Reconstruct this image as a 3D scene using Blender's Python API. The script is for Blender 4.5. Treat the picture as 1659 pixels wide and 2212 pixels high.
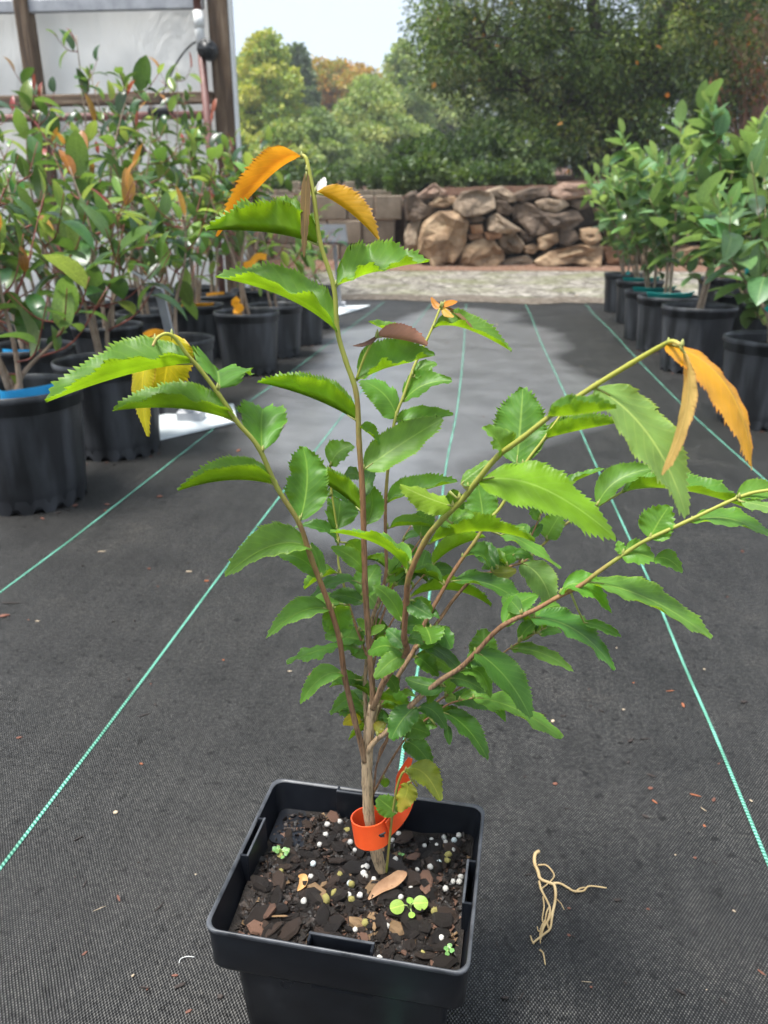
import bpy, math, random
import numpy as np
from mathutils import Vector, Matrix, noise as mnoise

for _o in list(bpy.data.objects):
    bpy.data.objects.remove(_o)
SC = bpy.context.scene
COL = SC.collection
R = math.radians

# ------------------------------------------------------------------ camera, sky, sun, exposure
H = 0.53                                   # lens height above the ground cloth
PITCH = math.atan(636 / 1659.0)            # looking down about 21 degrees
cam_d = bpy.data.cameras.new('camera')
cam = bpy.data.objects.new('camera', cam_d)
COL.objects.link(cam)
cam.location = (0, 0, H)
cam.rotation_euler = (math.pi / 2 - PITCH, 0, 0)
cam_d.sensor_fit = 'HORIZONTAL'
cam_d.sensor_width = 36
cam_d.lens = 36
cam_d.clip_start = 0.01
cam_d.clip_end = 1500
cam_d.dof.use_dof = True
cam_d.dof.focus_distance = 0.43
cam_d.dof.aperture_fstop = 19
SC.camera = cam

SUN_EL, SUN_AZ = 72, 245                   # soft sun behind thin cloud, high on the left
world = bpy.data.worlds.new('World')
SC.world = world
world.use_nodes = True
wn = world.node_tree.nodes
wl = world.node_tree.links
bg = wn['Background']
sky = wn.new('ShaderNodeTexSky')
sky.sky_type = 'NISHITA'
sky.sun_disc = False
sky.sun_elevation = R(SUN_EL)
sky.sun_rotation = R(SUN_AZ)
sky.air_density = 1.0
sky.dust_density = 3.0
sky.ozone_density = 1.0
hs = wn.new('ShaderNodeHueSaturation')     # thin overcast: most of the blue is washed out
hs.inputs['Saturation'].default_value = 0.45
wl.new(sky.outputs[0], hs.inputs['Color'])
cm = wn.new('ShaderNodeMix')                # an even veil of cloud over the whole sky
cm.data_type = 'RGBA'
cm.inputs['Factor'].default_value = 0.85
cm.inputs['B'].default_value = (.93, 1.10, 1.33, 1)
wl.new(hs.outputs[0], cm.inputs['A'])
wl.new(cm.outputs['Result'], bg.inputs['Color'])
bg.inputs['Strength'].default_value = 0.15

sun_d = bpy.data.lights.new('sun', 'SUN')
sun_d.energy = 1.5
sun_d.angle = R(16)
sun_d.color = (1.0, 0.97, 0.92)
sun = bpy.data.objects.new('sun', sun_d)
COL.objects.link(sun)
_sd = Vector((math.sin(R(SUN_AZ)) * math.cos(R(SUN_EL)), math.cos(R(SUN_AZ)) * math.cos(R(SUN_EL)), math.sin(R(SUN_EL))))
sun.rotation_euler = _sd.to_track_quat('Z', 'Y').to_euler()

SC.view_settings.view_transform = 'Standard'
SC.view_settings.look = 'None'
SC.view_settings.exposure = 2.3
SC.view_settings.gamma = 1
SC.view_settings.use_curve_mapping = False
SC.cycles.use_denoising = True
SC.cycles.use_adaptive_sampling = True
SC.cycles.adaptive_threshold = 0.025
SC.cycles.max_bounces = 4
SC.cycles.diffuse_bounces = 2
SC.cycles.glossy_bounces = 2
SC.cycles.transmission_bounces = 3
SC.cycles.transparent_max_bounces = 4

# ------------------------------------------------------------------ survey helpers (photo measurements -> places)
F, CX, CY = 1659.0, 829.5, 1106.0
sP, cP = math.sin(PITCH), math.cos(PITCH)
RT, UP, FW = Vector((1, 0, 0)), Vector((0, sP, cP)), Vector((0, cP, -sP))
CAMV = Vector((0, 0, H))

def ray(x, y):
    return FW + RT * ((x - CX) / F) - UP * ((y - CY) / F)

def G(x, y, z=0.0):                        # where a sight line meets the level z
    r = ray(x, y)
    return CAMV + r * ((z - H) / r.z)

def PY(x, y, Y):                           # where it meets the upright plane at distance Y
    r = ray(x, y)
    return CAMV + r * (Y / r.y)

def DEP(x, y, d):
    return CAMV + ray(x, y) * d

def depth(p):
    return (Vector(p) - CAMV).dot(FW)

ROW = math.atan(((1065 - CX) / F) / (cP + (636 / F) * sP))   # direction of the nursery rows
RD = Vector((math.sin(ROW), math.cos(ROW), 0))
RS = Vector((math.cos(ROW), -math.sin(ROW), 0))

def rowpt(s, d, z=0.0):                    # s metres to the side, d metres along the row
    return RS * s + RD * d + Vector((0, 0, z))

# ------------------------------------------------------------------ object helpers
def mesh(name, verts, faces, mats=(), smooth=False, fmat=None):
    me = bpy.data.meshes.new(name)
    me.from_pydata([tuple(v) for v in verts], [], faces)
    for m in (mats if isinstance(mats, (list, tuple)) else [mats]):
        me.materials.append(m)
    if fmat is not None:
        me.polygons.foreach_set('material_index', np.asarray(fmat, dtype=np.int32))
    if smooth:
        me.polygons.foreach_set('use_smooth', np.ones(len(me.polygons), dtype=bool))
    me.update()
    return me

def obj(name, me, parent=None, loc=None, rot=None, scale=None):
    o = bpy.data.objects.new(name, me)
    COL.objects.link(o)
    if parent is not None:
        o.parent = parent
    if loc is not None:
        o.location = loc
    if rot is not None:
        o.rotation_euler = rot
    if scale is not None:
        o.scale = (scale,) * 3 if isinstance(scale, (int, float)) else scale
    return o

def tag(o, label=None, cat=None, group=None, kind=None):
    if label: o['label'] = label
    if cat: o['category'] = cat
    if group: o['group'] = group
    if kind: o['kind'] = kind
    return o

def thing(name, label, cat, loc=(0, 0, 0), rz=0.0, group=None):
    o = obj(name, None, None, loc, (0, 0, rz))
    return tag(o, label, cat, group)

class MB:                                  # collects shapes for ONE mesh
    def __init__(s): s.v = []; s.f = []; s.m = []
    def add(s, v, f, mi=0):
        n = len(s.v); s.v += [tuple(a) for a in v]; s.f += [tuple(i + n for i in q) for q in f]; s.m += [mi] * len(f)
    def box(s, c, d, rz=0.0, mi=0, M=None, bev=0.0):
        x, y, z = d[0] / 2, d[1] / 2, d[2] / 2
        c = Vector(c)
        b = min(bev, x * .9, y * .9, z * .9)
        if b <= 0:
            pts = [Vector((sx * x, sy * y, sz * z)) for sz in (-1, 1) for sx, sy in ((-1, -1), (1, -1), (1, 1), (-1, 1))]
            fs = [(3, 2, 1, 0), (4, 5, 6, 7), (0, 1, 5, 4), (1, 2, 6, 5), (2, 3, 7, 6), (3, 0, 4, 7)]
        else:
            pts = []; fs = []
            for zz, ins in ((-z, b), (-z + b, 0), (z - b, 0), (z, b)):
                for sx, sy in ((-1, -1), (1, -1), (1, 1), (-1, 1)):
                    pts += [Vector((sx * (x - b - (ins if ins else 0) * 0), sy * (y - ins), zz)), Vector((sx * (x - ins), sy * (y - b), zz))] if sx * sy < 0 else \
                           [Vector((sx * (x - ins), sy * (y - b), zz)), Vector((sx * (x - b), sy * (y - ins), zz))]
            # order each ring by angle
            rings = []
            for k in range(4):
                ids = list(range(k * 8, k * 8 + 8))
                ids.sort(key=lambda i: math.atan2(pts[i].y / y, pts[i].x / x))
                rings.append(ids)
            fs = [tuple(reversed(rings[0])), tuple(rings[3])]
            for k in range(3):
                for i in range(8):
                    j = (i + 1) % 8
                    fs.append((rings[k][i], rings[k][j], rings[k + 1][j], rings[k + 1][i]))
        Rm = M if M is not None else Matrix.Rotation(rz, 3, 'Z')
        s.add([Rm @ q + c for q in pts], fs, mi)
    def tube(s, pts, rad, n=8, mi=0, cap=True):
        pts = [Vector(p) for p in pts]
        if not hasattr(rad, '__len__'): rad = [rad] * len(pts)
        v = []; f = []
        t0 = (pts[1] - pts[0]).normalized()
        ref = Vector((0, 0, 1)) if abs(t0.z) < .9 else Vector((1, 0, 0))
        a = t0.cross(ref).normalized()
        for i, p in enumerate(pts):
            t = (pts[min(i + 1, len(pts) - 1)] - pts[max(i - 1, 0)]).normalized()
            a = (a - t * a.dot(t)).normalized()
            b = t.cross(a)
            for k in range(n):
                w = 2 * math.pi * k / n
                v.append(p + (a * math.cos(w) + b * math.sin(w)) * rad[i])
        for i in range(len(pts) - 1):
            for k in range(n):
                f.append((i * n + k, i * n + (k + 1) % n, (i + 1) * n + (k + 1) % n, (i + 1) * n + k))
        if cap:
            f.append(tuple(range(n - 1, -1, -1)))
            f.append(tuple(range((len(pts) - 1) * n, len(pts) * n)))
        s.add(v, f, mi)
    def lathe(s, prof, n=32, c=(0, 0, 0), mi=0, wob=None):
        v = []; f = []
        for (r, z) in prof:
            for k in range(n):
                w = 2 * math.pi * k / n
                rr = r * (wob(w, z) if wob else 1)
                v.append((c[0] + rr * math.cos(w), c[1] + rr * math.sin(w), c[2] + z))
        for i in range(len(prof) - 1):
            for k in range(n):
                f.append((i * n + k, i * n + (k + 1) % n, (i + 1) * n + (k + 1) % n, (i + 1) * n + k))
        s.add(v, f, mi)
    def me(s, name, mats, smooth=False):
        return mesh(name, s.v, s.f, mats, smooth, s.m)

def crs(pts, n):                            # Catmull-Rom resample of a list of equal-length tuples
    P = [np.array(p, dtype=float) for p in pts]
    P = [2 * P[0] - P[1]] + P + [2 * P[-1] - P[-2]]
    out = []
    for i in range(1, len(P) - 2):
        for k in range(n):
            t = k / n
            a, b, c, d = P[i - 1], P[i], P[i + 1], P[i + 2]
            out.append(.5 * (2 * b + (c - a) * t + (2 * a - 5 * b + 4 * c - d) * t * t + (3 * b - a - 3 * c + d) * t ** 3))
    out.append(P[-2])
    return out

def quads_mesh(name, V, mat, per=4, col=None):   # V: (n, per, 3) loose faces
    n = len(V)
    me = bpy.data.meshes.new(name)
    me.vertices.add(n * per)
    me.vertices.foreach_set('co', np.ascontiguousarray(V, dtype=np.float32).reshape(-1))
    me.loops.add(n * per)
    me.loops.foreach_set('vertex_index', np.arange(n * per, dtype=np.int32))
    me.polygons.add(n)
    me.polygons.foreach_set('loop_start', np.arange(0, n * per, per, dtype=np.int32))
    me.update(calc_edges=True)
    if col is not None:
        a = me.color_attributes.new('tone', 'FLOAT_COLOR', 'POINT')
        c = np.ones((n, per, 4), dtype=np.float32)
        c[:, :, :3] = col[:, None, :]
        a.data.foreach_set('color', c.reshape(-1))
    me.materials.append(mat)
    return me

# ------------------------------------------------------------------ materials
def nmat(name):
    m = bpy.data.materials.new(name)
    m.use_nodes = True
    nt = m.node_tree
    return m, nt.nodes, nt.links, nt.nodes['Principled BSDF']

def ramp(nodes, links, src, stops):
    r = nodes.new('ShaderNodeValToRGB')
    e = r.color_ramp.elements
    while len(e) < len(stops): e.new(0.5)
    for q, (p, c) in zip(e, stops):
        q.position = p
        q.color = (*c, 1) if len(c) == 3 else c
    links.new(src, r.inputs['Fac'])
    return r.outputs['Color']

def pmat(name, c1, c2, scale=8.0, rough=0.6, bump=0.0, bscale=None, spec=0.5, coord='Object', detail=4, rnd=0.0, metal=0.0, stretch=None, c3=None, dist=0.01):
    m, N, L, B = nmat(name)
    tc = N.new('ShaderNodeTexCoord')
    src = tc.outputs[coord]
    if stretch:
        mp = N.new('ShaderNodeMapping'); mp.inputs['Scale'].default_value = stretch
        L.new(src, mp.inputs['Vector']); src = mp.outputs[0]
    nz = N.new('ShaderNodeTexNoise')
    nz.inputs['Scale'].default_value = scale
    nz.inputs['Detail'].default_value = detail
    nz.inputs['Roughness'].default_value = .62
    L.new(src, nz.inputs['Vector'])
    st = [(.32, c1), (.68, c2)] if c3 is None else [(.28, c1), (.52, c2), (.72, c3)]
    col = ramp(N, L, nz.outputs['Fac'], st)
    if rnd:
        oi = N.new('ShaderNodeObjectInfo')
        h = N.new('ShaderNodeHueSaturation')
        mr = N.new('ShaderNodeMapRange')
        mr.inputs['To Min'].default_value = 1 - rnd; mr.inputs['To Max'].default_value = 1 + rnd
        L.new(oi.outputs['Random'], mr.inputs['Value'])
        L.new(mr.outputs[0], h.inputs['Value'])
        L.new(col, h.inputs['Color'])
        col = h.outputs[0]
    L.new(col, B.inputs['Base Color'])
    B.inputs['Roughness'].default_value = rough
    B.inputs['Specular IOR Level'].default_value = spec
    B.inputs['Metallic'].default_value = metal
    if bump:
        n2 = N.new('ShaderNodeTexNoise')
        n2.inputs['Scale'].default_value = bscale or scale * 3
        n2.inputs['Detail'].default_value = 4
        L.new(src, n2.inputs['Vector'])
        b = N.new('ShaderNodeBump')
        b.inputs['Strength'].default_value = bump
        b.inputs['Distance'].default_value = dist
        L.new(n2.outputs['Fac'], b.inputs['Height'])
        L.new(b.outputs[0], B.inputs['Normal'])
    return m

def leafmat(name, up, under, glow, trans=0.35, rough=0.35, var=0.12, veins=True, edge=None, spot=None, huev=0.02):
    m, N, L, B = nmat(name)
    uv = N.new('ShaderNodeUVMap')
    sx = N.new('ShaderNodeSeparateXYZ')
    L.new(uv.outputs[0], sx.inputs[0])
    tc = N.new('ShaderNodeTexCoord')
    nz = N.new('ShaderNodeTexNoise'); nz.inputs['Scale'].default_value = 60 if veins else 30; nz.inputs['Detail'].default_value = 3
    L.new(tc.outputs['Object'], nz.inputs['Vector'])
    geo = N.new('ShaderNodeNewGeometry')
    mx = N.new('ShaderNodeMix'); mx.data_type = 'RGBA'
    L.new(geo.outputs['Backfacing'], mx.inputs['Factor'])
    mx.inputs['A'].default_value = (*up, 1); mx.inputs['B'].default_value = (*under, 1)
    oi = N.new('ShaderNodeObjectInfo')
    h = N.new('ShaderNodeHueSaturation')
    mr = N.new('ShaderNodeMapRange'); mr.inputs['To Min'].default_value = 1 - var; mr.inputs['To Max'].default_value = 1 + var
    L.new(oi.outputs['Random'], mr.inputs['Value'])
    mv = N.new('ShaderNodeMapRange'); mv.inputs['From Min'].default_value = .3; mv.inputs['From Max'].default_value = .7
    mv.inputs['To Min'].default_value = .72; mv.inputs['To Max'].default_value = 1.25
    L.new(nz.outputs['Fac'], mv.inputs['Value'])
    mm = N.new('ShaderNodeMath'); mm.operation = 'MULTIPLY'
    L.new(mr.outputs[0], mm.inputs[0]); L.new(mv.outputs[0], mm.inputs[1])
    L.new(mm.outputs[0], h.inputs['Value'])
    fr = N.new('ShaderNodeMath'); fr.operation = 'FRACT'
    m7 = N.new('ShaderNodeMath'); m7.operation = 'MULTIPLY'; m7.inputs[1].default_value = 7.31
    L.new(oi.outputs['Random'], m7.inputs[0]); L.new(m7.outputs[0], fr.inputs[0])
    mh = N.new('ShaderNodeMapRange'); mh.inputs['To Min'].default_value = .5 - huev; mh.inputs['To Max'].default_value = .5 + huev
    L.new(fr.outputs[0], mh.inputs['Value']); L.new(mh.outputs[0], h.inputs['Hue'])
    L.new(mx.outputs['Result'], h.inputs['Color'])
    col = h.outputs[0]
    # distance from the midrib, 0..1
    ab = N.new('ShaderNodeMath'); ab.operation = 'SUBTRACT'; ab.inputs[1].default_value = .5
    L.new(sx.outputs['Y'], ab.inputs[0])
    ab2 = N.new('ShaderNodeMath'); ab2.operation = 'ABSOLUTE'; L.new(ab.outputs[0], ab2.inputs[0])
    mid = N.new('ShaderNodeMapRange'); mid.inputs['From Min'].default_value = .008; mid.inputs['From Max'].default_value = .03
    mid.inputs['To Min'].default_value = .55; mid.inputs['To Max'].default_value = 0
    L.new(ab2.outputs[0], mid.inputs['Value'])
    mc = N.new('ShaderNodeMix'); mc.data_type = 'RGBA'
    L.new(mid.outputs[0], mc.inputs['Factor']); L.new(col, mc.inputs['A'])
    mc.inputs['B'].default_value = (min(1, up[0] * 2.6 + .08), min(1, up[1] * 1.9 + .08), min(1, up[2] * 2 + .02), 1)
    col = mc.outputs['Result']
    if edge:
        em = N.new('ShaderNodeMapRange'); em.inputs['From Min'].default_value = .455; em.inputs['From Max'].default_value = .5
        em.inputs['To Min'].default_value = 0; em.inputs['To Max'].default_value = .8
        L.new(ab2.outputs[0], em.inputs['Value'])
        me_ = N.new('ShaderNodeMix'); me_.data_type = 'RGBA'
        L.new(em.outputs[0], me_.inputs['Factor']); L.new(col, me_.inputs['A']); me_.inputs['B'].default_value = (*edge, 1)
        col = me_.outputs['Result']
    if spot:
        n3 = N.new('ShaderNodeTexNoise'); n3.inputs['Scale'].default_value = 45
        L.new(tc.outputs['Object'], n3.inputs['Vector'])
        s3 = N.new('ShaderNodeMapRange'); s3.inputs['From Min'].default_value = .5; s3.inputs['From Max'].default_value = .62
        L.new(n3.outputs['Fac'], s3.inputs['Value'])
        ms = N.new('ShaderNodeMix'); ms.data_type = 'RGBA'
        L.new(s3.outputs[0], ms.inputs['Factor']); L.new(col, ms.inputs['A']); ms.inputs['B'].default_value = (*spot, 1)
        col = ms.outputs['Result']
    L.new(col, B.inputs['Base Color'])
    B.inputs['Roughness'].default_value = rough
    B.inputs['Specular IOR Level'].default_value = .32 if veins else .5
    if veins:
        # side veins slanting towards the tip
        vm = N.new('ShaderNodeMath'); vm.operation = 'MULTIPLY'; vm.inputs[1].default_value = -.55
        L.new(ab2.outputs[0], vm.inputs[0])
        va = N.new('ShaderNodeMath'); va.operation = 'ADD'; L.new(vm.outputs[0], va.inputs[0]); L.new(sx.outputs['X'], va.inputs[1])
        vs = N.new('ShaderNodeMath'); vs.operation = 'MULTIPLY'; vs.inputs[1].default_value = 62
        L.new(va.outputs[0], vs.inputs[0])
        vn = N.new('ShaderNodeMath'); vn.operation = 'SINE'; L.new(vs.outputs[0], vn.inputs[0])
        vp = N.new('ShaderNodeMath'); vp.operation = 'MULTIPLY_ADD'; vp.inputs[1].default_value = .35
        L.new(vn.outputs[0], vp.inputs[0]); L.new(nz.outputs['Fac'], vp.inputs[2])
        vr = N.new('ShaderNodeMapRange'); vr.inputs['From Min'].default_value = .86; vr.inputs['From Max'].default_value = 1.0; vr.inputs['To Min'].default_value = 0; vr.inputs['To Max'].default_value = .30
        L.new(vn.outputs[0], vr.inputs['Value'])
        vc = N.new('ShaderNodeMix'); vc.data_type = 'RGBA'; L.new(vr.outputs[0], vc.inputs['Factor']); L.new(col, vc.inputs['A'])
        vc.inputs['B'].default_value = (min(1, up[0] * 1.9 + .04), min(1, up[1] * 1.5 + .04), up[2] * 1.5, 1)
        L.new(vc.outputs['Result'], B.inputs['Base Color'])
        b = N.new('ShaderNodeBump'); b.inputs['Strength'].default_value = .10; b.inputs['Distance'].default_value = .0006
        L.new(vp.outputs[0], b.inputs['Height']); L.new(b.outputs[0], B.inputs['Normal'])
    tr = N.new('ShaderNodeBsdfTranslucent')
    h2 = N.new('ShaderNodeHueSaturation'); L.new(mm.outputs[0], h2.inputs['Value']); h2.inputs['Color'].default_value = (*glow, 1)
    L.new(h2.outputs[0], tr.inputs['Color'])
    ms = N.new('ShaderNodeMixShader'); ms.inputs[0].default_value = trans
    L.new(B.outputs[0], ms.inputs[1]); L.new(tr.outputs[0], ms.inputs[2])
    L.new(ms.outputs[0], N['Material Output'].inputs['Surface'])
    return m

def foliagemat(name, trans=0.3, rough=0.5, glowmul=(1.3, 1.5, .6)):     # crowns: tone attribute gives each leaf its own colour
    m, N, L, B = nmat(name)
    at = N.new('ShaderNodeAttribute'); at.attribute_name = 'tone'
    L.new(at.outputs['Color'], B.inputs['Base Color'])
    B.inputs['Roughness'].default_value = rough
    tr = N.new('ShaderNodeBsdfTranslucent')
    vm = N.new('ShaderNodeVectorMath'); vm.operation = 'MULTIPLY'; vm.inputs[1].default_value = glowmul
    L.new(at.outputs['Color'], vm.inputs[0]); L.new(vm.outputs[0], tr.inputs['Color'])
    ms = N.new('ShaderNodeMixShader'); ms.inputs[0].default_value = trans
    L.new(B.outputs[0], ms.inputs[1]); L.new(tr.outputs[0], ms.inputs[2])
    L.new(ms.outputs[0], N['Material Output'].inputs['Surface'])
    return m

# ------------------------------------------------------------------ the setting: ground, gravel, ground cloth
M_DIRT = pmat('forest soil', (.06, .045, .03), (.14, .11, .07), 3, .9, .6, 30)
M_GRAVEL = None

def gravel_material():
    m, N, L, B = nmat('pale gravel')
    tc = N.new('ShaderNodeTexCoord')
    v = N.new('ShaderNodeTexVoronoi'); v.inputs['Scale'].default_value = 20
    L.new(tc.outputs['Object'], v.inputs['Vector'])
    n = N.new('ShaderNodeTexNoise'); n.inputs['Scale'].default_value = 1.6; n.inputs['Detail'].default_value = 8
    L.new(tc.outputs['Object'], n.inputs['Vector'])
    sep = N.new('ShaderNodeSeparateColor'); L.new(v.outputs['Color'], sep.inputs[0])
    c1 = ramp(N, L, sep.outputs[0], [(.0, (.04, .034, .026)), (.5, (.15, .132, .105)), (1., (.42, .39, .335))])
    c2 = ramp(N, L, n.outputs['Fac'], [(.46, (0, 0, 0)), (.60, (1, 1, 1))])
    mx = N.new('ShaderNodeMix'); mx.data_type = 'RGBA'
    L.new(c2, mx.inputs['Factor']); L.new(c1, mx.inputs['A']); mx.inputs['B'].default_value = (.13, .14, .05, 1)
    mx.clamp_factor = True
    mm = N.new('ShaderNodeMath'); mm.operation = 'MULTIPLY'; mm.inputs[1].default_value = .55
    L.new(c2, mm.inputs[0]); L.new(mm.outputs[0], mx.inputs['Factor'])
    L.new(mx.outputs['Result'], B.inputs['Base Color'])
    B.inputs['Roughness'].default_value = .85
    b = N.new('ShaderNodeBump'); b.inputs['Distance'].default_value = .02; b.inputs['Strength'].default_value = .9
    L.new(v.outputs['Distance'], b.inputs['Height']); L.new(b.outputs[0], B.inputs['Normal'])
    return m
M_GRAVEL = gravel_material()

def sheet(name, corners, z, mat, nx=1, ny=1, wav=0.0):
    a, b, c, d = [Vector(q) for q in corners]
    v = []; f = []
    for j in range(ny + 1):
        for i in range(nx + 1):
            u, w = i / nx, j / ny
            p = (a * (1 - u) + b * u) * (1 - w) + (d * (1 - u) + c * u) * w
            p = Vector((p.x, p.y, z))
            if wav:
                p.z += wav * mnoise.noise(Vector((p.x * 1.7, p.y * .9, 2.2)))
            v.append(p)
    for j in range(ny):
        for i in range(nx):
            k = j * (nx + 1) + i
            f.append((k, k + 1, k + nx + 2, k + nx + 1))
    return obj(name, mesh(name, v, f, mat, True))

tag(sheet('ground', [(-300, -60, 0), (300, -60, 0), (300, 500, 0), (-300, 500, 0)], -.02, M_DIRT), kind='structure')
gravel = tag(sheet('gravel_drive', [(-14, 4.6, 0), (16, 4.2, 0), (16, 9.9, 0), (-14, 11.2, 0)], -.006, M_GRAVEL), kind='structure')

def fabric_material():
    m, N, L, B = nmat('woven ground cloth')
    tc = N.new('ShaderNodeTexCoord')
    mp = N.new('ShaderNodeMapping'); mp.inputs['Rotation'].default_value = (0, 0, ROW)
    L.new(tc.outputs['Object'], mp.inputs['Vector'])
    # slight irregularity of the tapes
    nw = N.new('ShaderNodeTexNoise'); nw.inputs['Scale'].default_value = 25; nw.inputs['Detail'].default_value = 1; L.new(mp.outputs[0], nw.inputs['Vector'])
    vs = N.new('ShaderNodeVectorMath'); vs.operation = 'SCALE'; vs.inputs['Scale'].default_value = .0016
    L.new(nw.outputs['Color'], vs.inputs[0])
    va = N.new('ShaderNodeVectorMath'); va.operation = 'ADD'; L.new(mp.outputs[0], va.inputs[0]); L.new(vs.outputs[0], va.inputs[1])
    sp = N.new('ShaderNodeSeparateXYZ'); L.new(va.outputs[0], sp.inputs[0])
    def wv(sock, per):
        a = N.new('ShaderNodeMath'); a.operation = 'MULTIPLY'; a.inputs[1].default_value = math.pi / per; L.new(sock, a.inputs[0])
        b = N.new('ShaderNodeMath'); b.operation = 'SINE'; L.new(a.outputs[0], b.inputs[0]); return b.outputs[0]
    a = wv(sp.outputs['X'], .0013); b = wv(sp.outputs['Y'], .0018)
    pr = N.new('ShaderNodeMath'); pr.operation = 'MULTIPLY'; L.new(a, pr.inputs[0]); L.new(b, pr.inputs[1])
    pk = N.new('ShaderNodeMapRange'); pk.inputs['From Min'].default_value = -.9; pk.inputs['From Max'].default_value = .9
    L.new(pr.outputs[0], pk.inputs['Value'])
    # dust, stains and tracks
    n1 = N.new('ShaderNodeTexNoise'); n1.inputs['Scale'].default_value = 7; n1.inputs['Detail'].default_value = 5; n1.inputs['Roughness'].default_value = .65
    L.new(mp.outputs[0], n1.inputs['Vector'])
    m2 = N.new('ShaderNodeMapping'); m2.inputs['Scale'].default_value = (60, 8, 1); L.new(mp.outputs[0], m2.inputs['Vector'])
    n2 = N.new('ShaderNodeTexNoise'); n2.inputs['Scale'].default_value = 1; n2.inputs['Detail'].default_value = 4; L.new(m2.outputs[0], n2.inputs['Vector'])
    n4 = N.new('ShaderNodeTexNoise'); n4.inputs['Scale'].default_value = 95; n4.inputs['Detail'].default_value = 2; L.new(mp.outputs[0], n4.inputs['Vector'])
    base = ramp(N, L, pk.outputs[0], [(.25, (.005, .005, .005)), (.72, (.020, .0198, .0195)), (.95, (.10, .10, .098))])
    dust = ramp(N, L, n1.outputs['Fac'], [(.33, (.70, .69, .67)), (.52, (1.0, .98, .95)), (.60, (1.12, 1.09, 1.04)), (.75, (1.6, 1.52, 1.4))])
    mu = N.new('ShaderNodeMix'); mu.data_type = 'RGBA'; mu.blend_type = 'MULTIPLY'; mu.inputs['Factor'].default_value = 1
    L.new(base, mu.inputs['A']); L.new(dust, mu.inputs['B'])
    st = ramp(N, L, n2.outputs['Fac'], [(.3, (.82, .82, .82)), (.7, (1.18, 1.18, 1.18))])
    mu2 = N.new('ShaderNodeMix'); mu2.data_type = 'RGBA'; mu2.blend_type = 'MULTIPLY'; mu2.inputs['Factor'].default_value = 1
    L.new(mu.outputs['Result'], mu2.inputs['A']); L.new(st, mu2.inputs['B'])
    sk = ramp(N, L, n4.outputs['Fac'], [(.30, (.25, .24, .23)), (.39, (1, 1, 1))])
    mu3 = N.new('ShaderNodeMix'); mu3.data_type = 'RGBA'; mu3.blend_type = 'MULTIPLY'; mu3.inputs['Factor'].default_value = 1
    L.new(mu2.outputs['Result'], mu3.inputs['A']); L.new(sk, mu3.inputs['B'])
    n5 = N.new('ShaderNodeTexNoise'); n5.inputs['Scale'].default_value = 260; n5.inputs['Detail'].default_value = 2; L.new(mp.outputs[0], n5.inputs['Vector'])
    gr = ramp(N, L, n5.outputs['Fac'], [(.34, (.55, .55, .55)), (.5, (1, 1, 1)), (.66, (1.7, 1.68, 1.62))])
    mu4 = N.new('ShaderNodeMix'); mu4.data_type = 'RGBA'; mu4.blend_type = 'MULTIPLY'; mu4.inputs['Factor'].default_value = 1
    L.new(mu3.outputs['Result'], mu4.inputs['A']); L.new(gr, mu4.inputs['B']); mu3 = mu4
    L.new(mu3.outputs['Result'], B.inputs['Base Color'])
    # damp patches are glossier
    n3 = N.new('ShaderNodeTexNoise'); n3.inputs['Scale'].default_value = .9; n3.inputs['Detail'].default_value = 3; L.new(mp.outputs[0], n3.inputs['Vector'])
    rr = N.new('ShaderNodeMapRange'); rr.inputs['From Min'].default_value = .38; rr.inputs['From Max'].default_value = .62
    rr.inputs['To Min'].default_value = .42; rr.inputs['To Max'].default_value = .58
    L.new(n3.outputs['Fac'], rr.inputs['Value'])
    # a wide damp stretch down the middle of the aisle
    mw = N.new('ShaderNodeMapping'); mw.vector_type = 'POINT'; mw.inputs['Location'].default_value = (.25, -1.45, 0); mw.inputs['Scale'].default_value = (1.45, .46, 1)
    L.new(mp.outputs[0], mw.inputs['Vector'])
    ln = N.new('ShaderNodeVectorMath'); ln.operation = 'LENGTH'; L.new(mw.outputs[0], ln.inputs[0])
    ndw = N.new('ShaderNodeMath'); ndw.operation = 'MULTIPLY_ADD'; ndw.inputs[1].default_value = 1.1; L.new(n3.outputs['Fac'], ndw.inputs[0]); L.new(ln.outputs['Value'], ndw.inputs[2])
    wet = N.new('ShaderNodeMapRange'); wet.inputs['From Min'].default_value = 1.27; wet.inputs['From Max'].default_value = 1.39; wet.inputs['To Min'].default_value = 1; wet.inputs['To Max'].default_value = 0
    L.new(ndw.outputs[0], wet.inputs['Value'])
    rm = N.new('ShaderNodeMix'); rm.data_type = 'FLOAT'; L.new(wet.outputs[0], rm.inputs['Factor']); L.new(rr.outputs[0], rm.inputs['A']); rm.inputs['B'].default_value = .36
    L.new(rm.outputs['Result'], B.inputs['Roughness'])
    L.new(wet.outputs[0], B.inputs['Coat Weight']); B.inputs['Coat Roughness'].default_value = .30; B.inputs['Coat IOR'].default_value = 1.6
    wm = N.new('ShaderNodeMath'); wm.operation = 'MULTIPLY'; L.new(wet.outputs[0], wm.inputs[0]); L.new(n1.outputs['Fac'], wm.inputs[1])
    sheen = N.new('ShaderNodeMix'); sheen.data_type = 'RGBA'; L.new(wm.outputs[0], sheen.inputs['Factor']); L.new(mu3.outputs['Result'], sheen.inputs['A']); sheen.inputs['B'].default_value = (.235, .235, .245, 1)   # sky sheen on the damp stretch, painted as a pale base colour
    L.new(sheen.outputs['Result'], B.inputs['Base Color'])
    B.inputs['Specular IOR Level'].default_value = .28
    bm = N.new('ShaderNodeBump'); bm.inputs['Strength'].default_value = .9; bm.inputs['Distance'].default_value = .0006
    L.new(pk.outputs[0], bm.inputs['Height'])
    b2 = N.new('ShaderNodeBump'); b2.inputs['Strength'].default_value = .4; b2.inputs['Distance'].default_value = .004
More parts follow.
